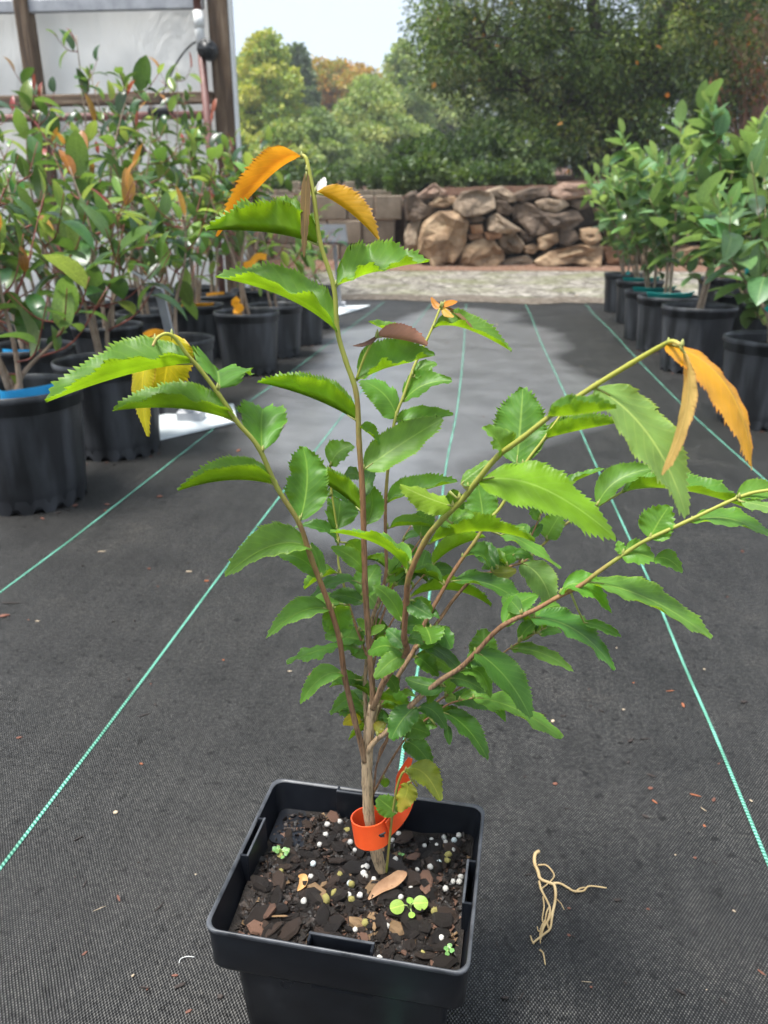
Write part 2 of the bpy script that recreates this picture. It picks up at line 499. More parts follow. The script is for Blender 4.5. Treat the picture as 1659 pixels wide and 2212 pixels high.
    L.new(n1.outputs['Fac'], b2.inputs['Height']); L.new(bm.outputs[0], b2.inputs['Normal'])
    L.new(b2.outputs[0], B.inputs['Normal'])
    return m
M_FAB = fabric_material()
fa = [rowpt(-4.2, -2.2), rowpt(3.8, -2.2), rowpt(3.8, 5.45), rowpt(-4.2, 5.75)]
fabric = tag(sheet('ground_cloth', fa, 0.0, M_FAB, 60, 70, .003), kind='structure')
def cloth_z(x, y):
    return .003 * mnoise.noise(Vector((x * 1.7, y * .9, 2.2)))

def stripe_material():
    m, N, L, B = nmat('green marker thread')
    uv = N.new('ShaderNodeUVMap'); sp = N.new('ShaderNodeSeparateXYZ'); L.new(uv.outputs[0], sp.inputs[0])
    a = N.new('ShaderNodeMath'); a.operation = 'MULTIPLY'; a.inputs[1].default_value = 2 * math.pi; L.new(sp.outputs['X'], a.inputs[0])
    b = N.new('ShaderNodeMath'); b.operation = 'SINE'; L.new(a.outputs[0], b.inputs[0])
    tc = N.new('ShaderNodeTexCoord'); nz = N.new('ShaderNodeTexNoise'); nz.inputs['Scale'].default_value = 14
    L.new(tc.outputs['Object'], nz.inputs['Vector'])
    c = N.new('ShaderNodeMapRange'); c.inputs['From Min'].default_value = -1; L.new(b.outputs[0], c.inputs['Value'])
    c1 = ramp(N, L, c.outputs[0], [(.2, (.03, .17, .12)), (.55, (.10, .42, .30)), (1., (.30, .66, .50))])
    c2 = ramp(N, L, nz.outputs['Fac'], [(.35, (.55, .6, .55)), (.6, (1, 1, 1))])
    mx = N.new('ShaderNodeMix'); mx.data_type = 'RGBA'; mx.blend_type = 'MULTIPLY'; mx.inputs['Factor'].default_value = 1
    L.new(c1, mx.inputs['A']); L.new(c2, mx.inputs['B']); L.new(mx.outputs['Result'], B.inputs['Base Color'])
    B.inputs['Roughness'].default_value = .5
    return m
M_STRIPE = stripe_material()
def stripe(pix, w=.0034, ext=None):
    pts = [G(*q) for q in pix]
    if ext: pts = [pts[0] + (pts[0] - pts[1]).normalized() * ext] + pts
    P = [Vector(p) for p in crs([tuple(p) for p in pts], 24)]
    n = len(P); nw = 7
    v = []; f = []; uvu = []
    s = 0
    for i, p in enumerate(P):
        t = (P[min(i + 1, n - 1)] - P[max(i - 1, 0)]).normalized()
        sd = Vector((t.y, -t.x, 0))
        if i: s += (p - P[i - 1]).length
        for k, (o, zz) in enumerate(((-1, .0004), (-.5, .0011), (0, .0013), (.5, .0011), (1, .0004))):
            q = p + sd * o * w / 2
            v.append((q.x, q.y, cloth_z(p.x, p.y) + zz + .0004)); uvu.append((s / .0042 + o * .25, o * .5 + .5))
    for i in range(n - 1):
        for k in range(4):
            f.append((i * 5 + k, i * 5 + k + 1, i * 5 + k + 6, i * 5 + k + 5))
    me = mesh('green_stripe', v, f, M_STRIPE, True)
    ul = me.uv_layers.new(name='UVMap')
    li = np.zeros(len(me.loops), dtype=np.int32); me.loops.foreach_get('vertex_index', li)
    ul.data.foreach_set('uv', np.array(uvu, dtype=np.float32)[li].reshape(-1))
    return obj('green_stripe', me, fabric)
stripe([(0, 1280), (165, 1158), (330, 1030), (400, 975), (545, 862), (640, 795), (760, 705), (830, 652)], ext=1.2)
stripe([(0, 1878), (300, 1480), (490, 1225), (600, 1080), (690, 962), (800, 820), (905, 690), (935, 652)], ext=.5)
stripe([(845, 1980), (855, 1780), (871, 1620), (905, 1430), (940, 1200), (965, 1000), (988, 880), (1001, 760), (1007, 657)], ext=.4)
stripe([(1659, 1865), (1545, 1590), (1475, 1430), (1405, 1260), (1345, 1130), (1270, 965), (1225, 862), (1192, 790), (1165, 730), (1150, 690), (1135, 657)], ext=.4)
stripe([(1659, 1042), (1560, 955), (1480, 882), (1390, 790), (1320, 715), (1285, 680), (1265, 657)], ext=1.2)
# soil and gravel spilled over the cloth's far edge
def spill_mesh():
    v = []; f = []; nx, ny = 150, 4
    for j in range(ny + 1):
        for i in range(nx + 1):
            s = -4.2 + 8 * i / nx; w = j / ny
            d = 5.62 - .3 * (s + 4.2) / 8 - .14 - .16 * mnoise.noise(Vector((s * 2.3, 1, 0))) - .07 * mnoise.noise(Vector((s * 9, 4, 0)))
            d += w * (.42 + .1 * mnoise.noise(Vector((s * 3, 8, 0))))
            p = rowpt(s, d); v.append((p.x, p.y, .0045 + .011 * math.sin(math.pi * w) * (1 + .5 * mnoise.noise(Vector((s * 7, d * 7, 2))))))
    for j in range(ny):
        for i in range(nx):
            k = j * (nx + 1) + i; f.append((k, k + 1, k + nx + 2, k + nx + 1))
    return mesh('soil_spill', v, f, pmat('dark soil and grit', (.035, .026, .018), (.12, .095, .07), 30, .95, 1, 70, c3=(.26, .23, .19)), True)
tag(obj('soil_spill', spill_mesh()), kind='structure')

# ------------------------------------------------------------------ bank, stone wall, block wall
M_MULCH = pmat('leaf mulch', (.03, .014, .009), (.10, .05, .03), 22, .95, 1.0, 60, c3=(.07, .045, .026))
def bank_mesh():
    v = []; f = []
    nx, ny = 60, 14
    for j in range(ny + 1):
        for i in range(nx + 1):
            x = -2.6 + 16 * i / nx
            y0 = 9.25 + (-.05) * x if x > .2 else 9.5
            t = j / ny
            y = y0 + .12 + t * 22
            z = (.86 if x > .35 else .60) + 1.3 * t ** .8 * (1 if x > -3 else .3) + .08 * mnoise.noise(Vector((x * .9, y * .9, 0)))
            if j == 0: y, z = y0 + .30, -.1
            elif j == 1: y, z = y0 + .30, z - 1.3 * t ** .8
            v.append((x, y, z))
    for j in range(ny):
        for i in range(nx):
            k = j * (nx + 1) + i
            f.append((k, k + 1, k + nx + 2, k + nx + 1))
    return mesh('earth_bank', v, f, M_MULCH, True)
tag(obj('earth_bank', bank_mesh()), kind='structure')
# mulch strip spilled at the foot of the wall
def litter_mesh():
    v = []; f = []
    nx, ny = 80, 6
    for j in range(ny + 1):
        for i in range(nx + 1):
            x = -3 + 13 * i / nx; w = j / ny
            yb = 9.42 - .05 * x
            e = .75 + .25 * mnoise.noise(Vector((x * 1.3, 7, 0)))
            y = yb - e * (1 - w)
            z = -.0015 + .07 * (w ** 1.5) * (1 + .5 * mnoise.noise(Vector((x * 2.1, y * 2, 3))))
            v.append((x, y, z))
    for j in range(ny):
        for i in range(nx):
            k = j * (nx + 1) + i
            f.append((k, k + 1, k + nx + 2, k + nx + 1))
    return mesh('leaf_litter', v, f, pmat('leaf litter', (.075, .036, .02), (.18, .095, .058), 26, .95, .9, 60, c3=(.26, .205, .155)), True)
tag(obj('leaf_litter_strip', litter_mesh()), kind='structure')

def stone_mat(name, a, b, c):
    m = pmat(name, a, b, 5.2, .8, .9, 22, c3=c, rnd=.18, dist=.03)
    return m
STM = [stone_mat('tan fieldstone', (.10, .06, .032), (.27, .175, .098), (.43, .32, .20)),
       stone_mat('grey fieldstone', (.085, .058, .038), (.225, .165, .11), (.38, .30, .215)),
       stone_mat('dark fieldstone', (.035, .024, .016), (.105, .072, .048), (.20, .145, .10)),
       stone_mat('rusty fieldstone', (.12, .055, .026), (.27, .14, .07), (.40, .26, .15)),
       stone_mat('pinkish fieldstone', (.14, .08, .055), (.29, .185, .13), (.43, .32, .25))]
STONES = [  # outlines measured on the wall face, kind
 ([(135, 850), (215, 790), (275, 825), (225, 860), (160, 868)], 4), ([(195, 880), (230, 847), (300, 850), (320, 872), (260, 897), (210, 897)], 0),
 ([(88, 960), (95, 840), (130, 825), (160, 870), (225, 905), (200, 930), (120, 962)], 2), ([(295, 880), (330, 830), (400, 815), (460, 850), (475, 900), (430, 925), (340, 932), (300, 905)], 1),
 ([(440, 820), (500, 812), (575, 835), (580, 862), (540, 874), (480, 864)], 1), ([(562, 833), (640, 810), (705, 808), (715, 845), (600, 877), (577, 860)], 2),
 ([(713, 820), (770, 792), (865, 795), (872, 850), (760, 860), (718, 847)], 4), ([(862, 800), (960, 785), (980, 840), (880, 852)], 1),
 ([(476, 868), (520, 868), (552, 905), (530, 932), (480, 927)], 2), ([(640, 880), (700, 857), (770, 863), (792, 890), (740, 912), (660, 908)], 1),
 ([(550, 900), (590, 878), (640, 893), (690, 915), (830, 910), (862, 945), (800, 992), (640, 1012), (560, 955)], 2), ([(788, 868), (850, 862), (905, 890), (840, 908), (800, 896)], 2),
 ([(353, 932), (420, 928), (440, 948), (380, 967), (357, 957)], 2), ([(435, 950), (480, 920), (540, 955), (592, 990), (520, 1007), (440, 997)], 1),
 ([(160, 965), (240, 908), (330, 918), (362, 960), (352, 1040), (330, 1090), (290, 1145), (220, 1150), (150, 1090)], 0), ([(88, 1010), (110, 962), (163, 945), (150, 1000), (152, 1095), (90, 1092)], 1),
 ([(360, 974), (420, 969), (427, 1005), (370, 1012)], 3), ([(353, 1015), (420, 1007), (432, 1032), (370, 1040)], 3), ([(427, 1000), (500, 1004), (502, 1030), (440, 1034)], 3),
 ([(585, 990), (630, 1000), (652, 1035), (612, 1047), (590, 1022)], 2), ([(495, 1030), (560, 1004), (612, 1050), (592, 1090), (540, 1107), (500, 1070)], 1),
 ([(600, 1065), (640, 1050), (667, 1070), (640, 1097), (605, 1092)], 0), ([(650, 1030), (740, 994), (747, 1040), (690, 1077), (662, 1072)], 0),
 ([(745, 1000), (820, 990), (837, 1030), (790, 1062), (745, 1057)], 2), ([(833, 990), (910, 980), (932, 1030), (870, 1052), (838, 1032)], 0),
 ([(310, 1144), (340, 1060), (400, 1036), (455, 1042), (505, 1070), (513, 1120), (480, 1152), (320, 1152)], 0), ([(498, 1129), (560, 1109), (620, 1097), (648, 1129), (642, 1149), (510, 1154)], 1),
 ([(648, 1119), (700, 1084), (800, 1054), (880, 1049), (932, 1079), (932, 1139), (660, 1146)], 0), ([(945, 1059), (1020, 1054), (1080, 1089), (1080, 1139), (960, 1134)], 3),
 ([(905, 900), (985, 890), (1010, 930), (930, 950)], 0), ([(985, 830), (1060, 815), (1090, 860), (1000, 872)], 4), ([(930, 955), (1010, 940), (1050, 985), (1010, 1040), (945, 1040)], 2),
 ([(1015, 900), (1100, 885), (1130, 935), (1050, 955)], 1), ([(1060, 960), (1140, 945), (1170, 1010), (1090, 1040)], 0), ([(1090, 1060), (1170, 1030), (1230, 1070), (1210, 1139), (1095, 1139)], 1),
 ([(1100, 830), (1200, 815), (1220, 865), (1120, 875)], 2), ([(1150, 890), (1250, 880), (1270, 940), (1180, 955)], 3), ([(1190, 970), (1290, 955), (1310, 1040), (1240, 1060)], 1),
 ([(1240, 1080), (1330, 1050), (1400, 1090), (1390, 1139), (1240, 1139)], 0), ([(1235, 820), (1340, 810), (1360, 870), (1260, 870)], 0), ([(1290, 890), (1400, 880), (1420, 950), (1310, 945)], 2),
 ([(1330, 965), (1440, 960), (1460, 1040), (1350, 1045)], 4), ([(1420, 1070), (1540, 1050), (1600, 1139), (1420, 1139)], 1), ([(1375, 815), (1500, 805), (1520, 865), (1400, 868)], 1),
 ([(1430, 885), (1560, 880), (1580, 950), (1450, 948)], 0), ([(1480, 965), (1620, 960), (1640, 1040), (1500, 1040)], 2)]
wall_o = thing('stone_wall', 'dry-stacked fieldstone retaining wall of boulders behind the gravel drive', 'stone wall', PY(1100, 575, 9.15))
wall_inv = wall_o.location.copy()
rs = random.Random(5)
def wallpt(zx, zy):
    x, y = 829.5 + zx / 2.0, zy / 2.0
    Y = 9.18
    for _ in range(3):
        p = PY(x, y, Y); Y = 9.18 - .05 * (p.x - .9)
    return PY(x, y, Y)
for poly, k in STONES:
    P = [wallpt(*q) - wall_inv for q in poly]
    P = [a_.lerp(b_, t_) for a_, b_ in zip(P, P[1:] + P[:1]) for t_ in (.08, .5, .92)]
    c = sum(P, Vector()) / len(P)
    size = sum((p - c).length for p in P) / len(P)
    dpt = min(.5, max(.16, size * 1.3))
    v = []; f = []
    n = len(P)
    off = rs.uniform(-.09, .05) - .05
    seed = rs.uniform(0, 99)
    for (sc, dy) in ((.80, dpt), (.97, dpt * .45), (1.015, 0.0), (.97, -size * .24), (.86, -size * .34), (.45, -size * .40)):
        for p in P:
            q = c + (p - c) * sc + Vector((0, dy + off, 0))
            q += Vector((.07, .16, .07)) * mnoise.noise(q * 5 + Vector((seed, 0, 0))) * min(1, size * 4)
            v.append(q)
    for r_ in range(5):
        for i in range(n):
            j = (i + 1) % n
            f.append((r_ * n + i, r_ * n + j, (r_ + 1) * n + j, (r_ + 1) * n + i))
    v.append(c + Vector((0, off - size * .42, 0)))
    for i in range(n):
        f.append((5 * n + i, 5 * n + (i + 1) % n, 6 * n))
    obj('stone', mesh('stone', v, f, STM[k], False), wall_o)
# dark packed earth core behind the joints
M_CORE = pmat('packed earth', (.018, .013, .010), (.05, .038, .028), 12, .95, .8, 40)
mb = MB()
mb.box((0, .34, .43), (.1, .1, .1))
core = []
a0, b0 = wallpt(92, 1100) - wall_inv, wallpt(1650, 1100) - wall_inv
v = []; fcs = []
for q, zt in ((a0, .74), (b0, .80)):
    for dy in (.16, .9):
        v += [(q.x, q.y + dy, -.05), (q.x, q.y + dy, zt)]
fcs = [(0, 4, 5, 1), (2, 3, 7, 6), (1, 5, 7, 3), (0, 1, 3, 2), (4, 6, 7, 5)]
obj('earth_core', mesh('earth_core', v, fcs, M_CORE), wall_o)

# concrete block retaining wall left of the stones
M_BLOCK = pmat('weathered concrete block', (.12, .09, .062), (.21, .165, .12), 5, .9, .6, 40, c3=(.28, .225, .17), rnd=.12)
bw = thing('block_wall', 'low weathered tan concrete block wall joining the stone wall', 'block wall', PY(780, 575, 9.6))
bl = bw.location.copy()
rs = random.Random(9)
for row_, (z0, z1) in enumerate(((-.02, .235), (.242, .50), (.507, .765))):
    x = 868 - row_ % 2 * 14
    while x > 560:
        w = rs.choice((58, 66, 72))
        p1 = PY(x, 520, 9.62); p0 = PY(x - w, 520, 9.62)
        bb = MB(); bb.box((0, 0, 0), (p1.x - p0.x - .012, .28, z1 - z0), bev=.012)
        obj('block', bb.me('block', M_BLOCK), bw, ((p0.x + p1.x) / 2 - bl.x, rs.uniform(-.02, .02), (z0 + z1) / 2 - bl.z))
        x -= w
# ------------------------------------------------------------------ trees
M_BARK = pmat('dark tree bark', (.022, .017, .013), (.06, .045, .034), 20, .9, .8, 60)
M_FOL = foliagemat('crown foliage')
M_FOLFAR = foliagemat('far crown foliage', .25, .6)
rng = np.random.default_rng(11)

def rand_dirs(n):
    d = rng.normal(size=(n, 3)); return d / np.linalg.norm(d, axis=1, keepdims=True)

def leaf_quads(P, D, L, W):       # diamond-shaped leaves at P pointing along D
    n = len(P)
    s = np.cross(D, rand_dirs(n)); s /= np.linalg.norm(s, axis=1, keepdims=True) + 1e-9
    nrm = np.cross(D, s)
    L = np.asarray(L).reshape(-1, 1); W = np.asarray(W).reshape(-1, 1)
    V = np.empty((n, 4, 3))
    V[:, 0] = P
    V[:, 1] = P + D * L * .45 + s * W + nrm * W * .25
    V[:, 2] = P + D * L
    V[:, 3] = P + D * L * .45 - s * W + nrm * W * .25
    return V

def crown_points(clumps, n, droop=.25):
    """clumps: (centre, radii, weight) -> points near the clumps' shells with outward directions"""
    w = np.array([c[2] for c in clumps], float); w /= w.sum()
    idx = rng.choice(len(clumps), n, p=w)
    C = np.array([c[0] for c in clumps])[idx]; Rr = np.array([c[1] for c in clumps])[idx]
    d = rand_dirs(n)
    r = rng.random(n)[:, None] ** .45
    P = C + d * Rr * r
    D = d + rand_dirs(n) * .8 + np.array([0, 0, -droop])
    D /= np.linalg.norm(D, axis=1, keepdims=True)
    return P, D, idx

def tones(n, cols, idx=None, ncl=0, jit=.25):
    cols = np.array(cols)
    pick = rng.integers(0, len(cols), n)
    if idx is not None:
        cp = rng.integers(0, len(cols), ncl)
        use = rng.random(n) < .65
        pick = np.where(use, cp[idx], pick)
    c = cols[pick] * (1 + rng.uniform(-jit, jit, (n, 1)))
    return c

def tree(name, label, base, h, rad, cols, nleaf, leaf, form='round', group=None, mat=None, cat='tree', seed=0, extra=None):
    base = Vector(base)
    t = thing(name, label, cat, base, 0, group)
    rr = random.Random(seed)
    mb = MB()
    tr = rad * .055 + .05
    pts = [(0, 0, -.3)] + [(rr.uniform(-.04, .04) * rad, rr.uniform(-.04, .04) * rad, h * k) for k in (.2, .45, .7, .93)]
    mb.tube(pts, [tr * 1.25, tr, tr * .75, tr * .45, tr * .12], 8)
    clumps = []
    if form == 'round':
        nc = 70
        for i in range(nc):
            a = rr.uniform(0, 6.283); e = rr.uniform(-.65, 1)
            q = math.sqrt(max(0, 1 - e * e * .8)) * rr.uniform(.35, 1)
            c = (math.cos(a) * q * rad * .75, math.sin(a) * q * rad * .75, h * .58 + e * h * .36)
            s = rr.uniform(.12, .26) * rad
            clumps.append((c, (s, s, s * .8), s ** 2))
            if i % 3 == 0:
                z0 = h * rr.uniform(.3, .6)
                mb.tube([(0, 0, z0), (c[0] * .5, c[1] * .5, (z0 + c[2]) / 2 + .1), c], [tr * .4, tr * .25, tr * .08], 5)
    else:                                  # conical conifer with drooping sprays
        nc = 150
        for i in range(nc):
            k = (i + .5) / nc
            z = h * (.08 + .9 * k)
            q = rad * (1 - k) ** .75 * rr.uniform(.45, 1.0) + .1
            a = i * 2.4 + rr.uniform(-.3, .3)
            c = (math.cos(a) * q, math.sin(a) * q, z - q * .15)
            s = rad * .20 * (1 - k * .55) * rr.uniform(.6, 1.25)
            clumps.append((c, (s * 1.2, s * 1.2, s * .45), s ** 2))
            if i % 3 == 0:
                mb.tube([(0, 0, z), (c[0] * .9, c[1] * .9, c[2])], [tr * .25, tr * .06], 4)
    obj('trunk', mb.me('trunk', M_BARK, True), t)
    P, D, idx = crown_points(clumps, nleaf)
    if extra is not None:
        pass
    V = leaf_quads(P, D, leaf * rng.uniform(.6, 1.4, nleaf), leaf * .28 * rng.uniform(.7, 1.3, nleaf))
    cr = obj('crown', quads_mesh('crown', V, mat or M_FOLFAR, 4, tones(nleaf, cols, idx, len(clumps))), t)
    cr['kind'] = 'stuff'
    return t

YG = [(0.312, 0.375, 0.07), (0.423, 0.438, 0.077), (0.235, 0.329, 0.07), (0.485, 0.453, 0.094)]
GG = [(0.173, 0.243, 0.092), (0.223, 0.304, 0.101), (0.284, 0.344, 0.112), (0.142, 0.203, 0.081)]
DG = [(0.082, 0.121, 0.068), (0.114, 0.162, 0.082), (0.145, 0.194, 0.089)]
MG = [(0.255, 0.323, 0.108), (0.313, 0.382, 0.117), (0.196, 0.274, 0.097), (0.41, 0.431, 0.138)]
OR = [(0.55, 0.264, 0.04), (0.449, 0.264, 0.047), (0.396, 0.29, 0.053), (0.264, 0.251, 0.053)]
def far(px, ytop, Y, wpx, label, cols, form, n=6000, leaf=.35, seed=0, zb=1.2):
    top = PY(px, ytop, Y); b = Vector((top.x, Y, zb))
    tree({'cone': 'conifer_tree', 'round': 'broadleaf_tree'}[form], label, b, top.z - zb, wpx / 2 * Y / 1600 * 1.0, cols, n, leaf, form, 'woodland trees beyond the walls', None, 'tree', seed)
far(570, 62, 30, 250, 'yellow-green tree right beside the greenhouse post in the distance', YG, 'cone', 23085, 0.17, 1)
far(640, 90, 40, 150, 'dark green pointed conifer behind the yellow-green tree', DG, 'cone', 17955, 0.22, 2)
far(520, 120, 44, 190, 'mid green distant tree mostly hidden by the greenhouse post', MG, 'round', 12825, 0.24, 3)
far(733, 128, 46, 230, 'distant tree with orange autumn crown under the pale sky', OR, 'round', 23085, 0.22, 4)
far(712, 128, 60, 120, 'dark pine top peeping above the orange tree', DG, 'cone', 10260, 0.24, 41)
far(800, 165, 27, 330, 'broad grey-green cedar in the gap left of the evergreen', MG, 'cone', 41040, 0.12, 5)
far(690, 235, 24, 200, 'shorter green cedar in front of the orange tree', GG, 'cone', 23085, 0.12, 6)
far(868, 85, 36, 200, 'tall yellowish green tree touching the big evergreen on its left', MG, 'cone', 23085, 0.17, 7)
far(610, 260, 21, 190, 'low bushy cedar behind the camellias beside the post', MG, 'cone', 20520, 0.11, 8)
far(1010, 40, 42, 330, 'distant mid green tree behind the left half of the evergreen', MG, 'round', 15390, 0.22, 9)
far(1240, 20, 44, 350, 'distant dark green tree behind the middle of the evergreen', GG, 'round', 15390, 0.22, 10)
far(1500, -30, 34, 330, 'olive yellow tree behind the right end of the evergreen', YG, 'round', 20520, 0.17, 12)
far(1700, -20, 36, 330, 'brown-green thinning tree at the far right edge', [(.22, .17, .09), (.16, .15, .06), (.26, .18, .09)], 'round', 6000, .42, 13)
far(2050, 20, 34, 330, 'mid green tree standing beyond the hoop house', MG, 'round', 9000, .24, 15)
far(2480, 30, 40, 380, 'dark green tree far right of the hoop house', GG, 'round', 9000, .26, 16)
far(330, 60, 50, 300, 'distant tree behind the white greenhouse wall', GG, 'round', 7695, 0.29, 14)

# the big feathery evergreen above the stone wall
def big_tree():
    b = Vector((3.05, 11.9, 1.12))
    t = thing('evergreen_tree', 'large dark feathery evergreen with several trunks above the stone wall', 'tree', b)
    rr = random.Random(3)
    limbs = [[(0, 0, -.2), (-.1, 0, .5), (-.45, -.1, 1.3), (-1.0, -.3, 2.2), (-1.7, -.5, 3.1)],
             [(.12, .05, -.2), (.1, .05, .6), (-.15, 0, 1.5), (-.35, .1, 2.5), (-.5, .1, 3.9)],
             [(.25, -.05, -.2), (.35, -.1, .6), (.5, -.2, 1.6), (.9, -.3, 2.6), (1.3, -.3, 3.7)],
             [(-.12, .1, -.2), (-.45, .1, .5), (-1.0, -.1, 1.0), (-1.6, -.3, 1.35), (-2.1, -.6, 1.5)],
             [(.35, .15, -.2), (.6, .2, .5), (1.1, .2, 1.2), (1.7, .1, 1.9), (2.2, -.1, 2.6)]]
    clumps = []
    for i, l in enumerate(limbs):
        P = [Vector(q) for q in crs(l, 4)]
        mb = MB(); n = len(P)
        mb.tube(P, [.13 * (1 - .80 * k / (n - 1)) + .012 for k in range(n)], 8)
        for k in range(4, n, 1):
            for q in range(4):
                a = rr.uniform(0, 6.283)
                e = P[k] + Vector((math.cos(a) * rr.uniform(.3, 1.05), math.sin(a) * rr.uniform(.3, 1.0), rr.uniform(-.35, .6)))
                mb.tube([P[k], (P[k] + e) / 2 + Vector((0, 0, .08)), e], [.018, .012, .004], 4, cap=False)
                s = rr.uniform(.22, .42)
                clumps.append((tuple(e), (s, s, s * .8), s * s))
        obj('trunk', mb.me('trunk', M_BARK, True), t)
    for i in range(120):                   # outer shell
        a = rr.uniform(0, 6.283); e = rr.uniform(-1.0, 1)
        q = math.sqrt(max(.35, 1 - e * e)) * rr.uniform(.8, 1.05)
        c = (math.cos(a) * q * 2.45 - .15, math.sin(a) * q * 2.0 - .1, 2.25 + e * 2.0)
        s = rr.uniform(.25, .5)
        clumps.append((c, (s, s, s * .9), s * s * 1.0))
    n = 105000
    P, D, idx = crown_points(clumps, n, .45)
    cols = [(.034, .064, .016), (.060, .108, .022), (.110, .170, .034), (.044, .078, .020), (.18, .24, .042), (.12, .135, .028)]
    c = tones(n, cols, idx, len(clumps))
    V = leaf_quads(P, D, .062 * rng.uniform(.5, 1.4, n), .0135 * rng.uniform(.6, 1.4, n))
    cr = obj('crown', quads_mesh('crown', V, M_FOL, 4, c), t)
    cr['kind'] = 'stuff'
    # scattered orange leaves
    k = 170
    P, D, idx = crown_points(clumps, k, .6)
    V = leaf_quads(P + D * .1, D, .09 * rng.uniform(.7, 1.2, k), .03 * rng.uniform(.8, 1.2, k))
    o = obj('orange_leaves', quads_mesh('orange_leaves', V, M_FOL, 4, tones(k, [(.55, .17, .03), (.6, .26, .05)])), t)
    o['kind'] = 'stuff'
big_tree()

def bush(name, label, base, rad, h, cols, n, leaf, seed, group=None):
    t = thing(name, label, 'shrub', base, 0, group)
    rr = random.Random(seed); clumps = []; mb = MB()
    for i in range(16):
        a = rr.uniform(0, 6.283); q = rr.uniform(.2, 1)
        c = (math.cos(a) * q * rad, math.sin(a) * q * rad * .8, h * rr.uniform(.35, .85) * (1.1 - .4 * q))
        s = rr.uniform(.22, .4) * h
        clumps.append((c, (s, s, s), s * s))
        mb.tube([(c[0] * .15, c[1] * .15, -.05), (c[0] * .6, c[1] * .6, c[2] * .6), c], [.014, .009, .003], 4, cap=False)
    obj('stems', mb.me('stems', M_BARK), t)
    P, D, idx = crown_points(clumps, n, -.1)
    P[:, 2] = np.maximum(P[:, 2], .01)
    o = obj('foliage', quads_mesh('foliage', leaf_quads(P, D, leaf * rng.uniform(.6, 1.4, n), leaf * .3 * rng.uniform(.7, 1.3, n)), M_FOL, 4, tones(n, cols, idx, 16)), t)
    o['kind'] = 'stuff'
BG = [(0.065, 0.112, 0.033), (0.093, 0.149, 0.046), (0.046, 0.079, 0.028), (0.13, 0.177, 0.056)]
for (px, py, Y, r_, h_, lb, sd) in (
    (915, 392, 11.0, .6, .5, 'loose green shrub at the left end of the bank above the stones', 21),
    (1035, 390, 10.8, .65, .7, 'low green shrub on the bank above the round boulder', 22),
    (1150, 385, 10.9, .55, .55, 'low leafy shrub beside the evergreen trunks', 23),
    (850, 420, 13.0, .6, .5, 'pale green shrub behind the block wall', 24),
    (640, 430, 12.5, .8, .55, 'low green shrub behind the block wall near the camellias', 25),
    (905, 410, 9.95, .42, .40, 'small light green shrub right above the left end of the stones', 27),
    (985, 408, 9.95, .45, .36, 'small green shrub above the large pale boulder', 28),
    (1065, 406, 9.95, .40, .34, 'small green shrub above the middle of the stone wall', 29),
    (1135, 404, 10.0, .34, .28, 'sparse green shrub above the dark slab stones', 30),
    (1480, 385, 11.5, .9, 1.4, 'green shrub under the right side of the evergreen', 26)):
    p = PY(px, py, Y)
    bush('bank_shrub', lb, (p.x, Y, max(.6, p.z - .05)), r_, h_, BG, 3200, .07, sd, 'shrubs on the bank')

# wooden fence behind the block wall
M_FENCE = pmat('weathered fence wood', (.16, .13, .09), (.30, .25, .18), 6, .85, .5, 30, stretch=(6, 6, 1))
fo = thing('rail_fence', 'weathered wooden rail fence with posts behind the block wall', 'fence', PY(745, 470, 10.6))
fl = fo.location.copy()
for px in (640, 757, 860):
    a = PY(px, 392, 10.6); bb = MB(); bb.box((0, 0, 0), (.11, .11, a.z + .4), bev=.01)
    obj('post', bb.me('post', M_FENCE), fo, (a.x - fl.x, 0, (a.z - .4) / 2 - fl.z))
for py in (418, 440):
    a, b_ = PY(560, py, 10.6), PY(875, py, 10.6)
    bb = MB(); bb.box((0, 0, 0), (b_.x - a.x, .035, .08), bev=.006)
    obj('rail', bb.me('rail', M_FENCE), fo, ((a.x + b_.x) / 2 - fl.x, -.075, a.z - fl.z))

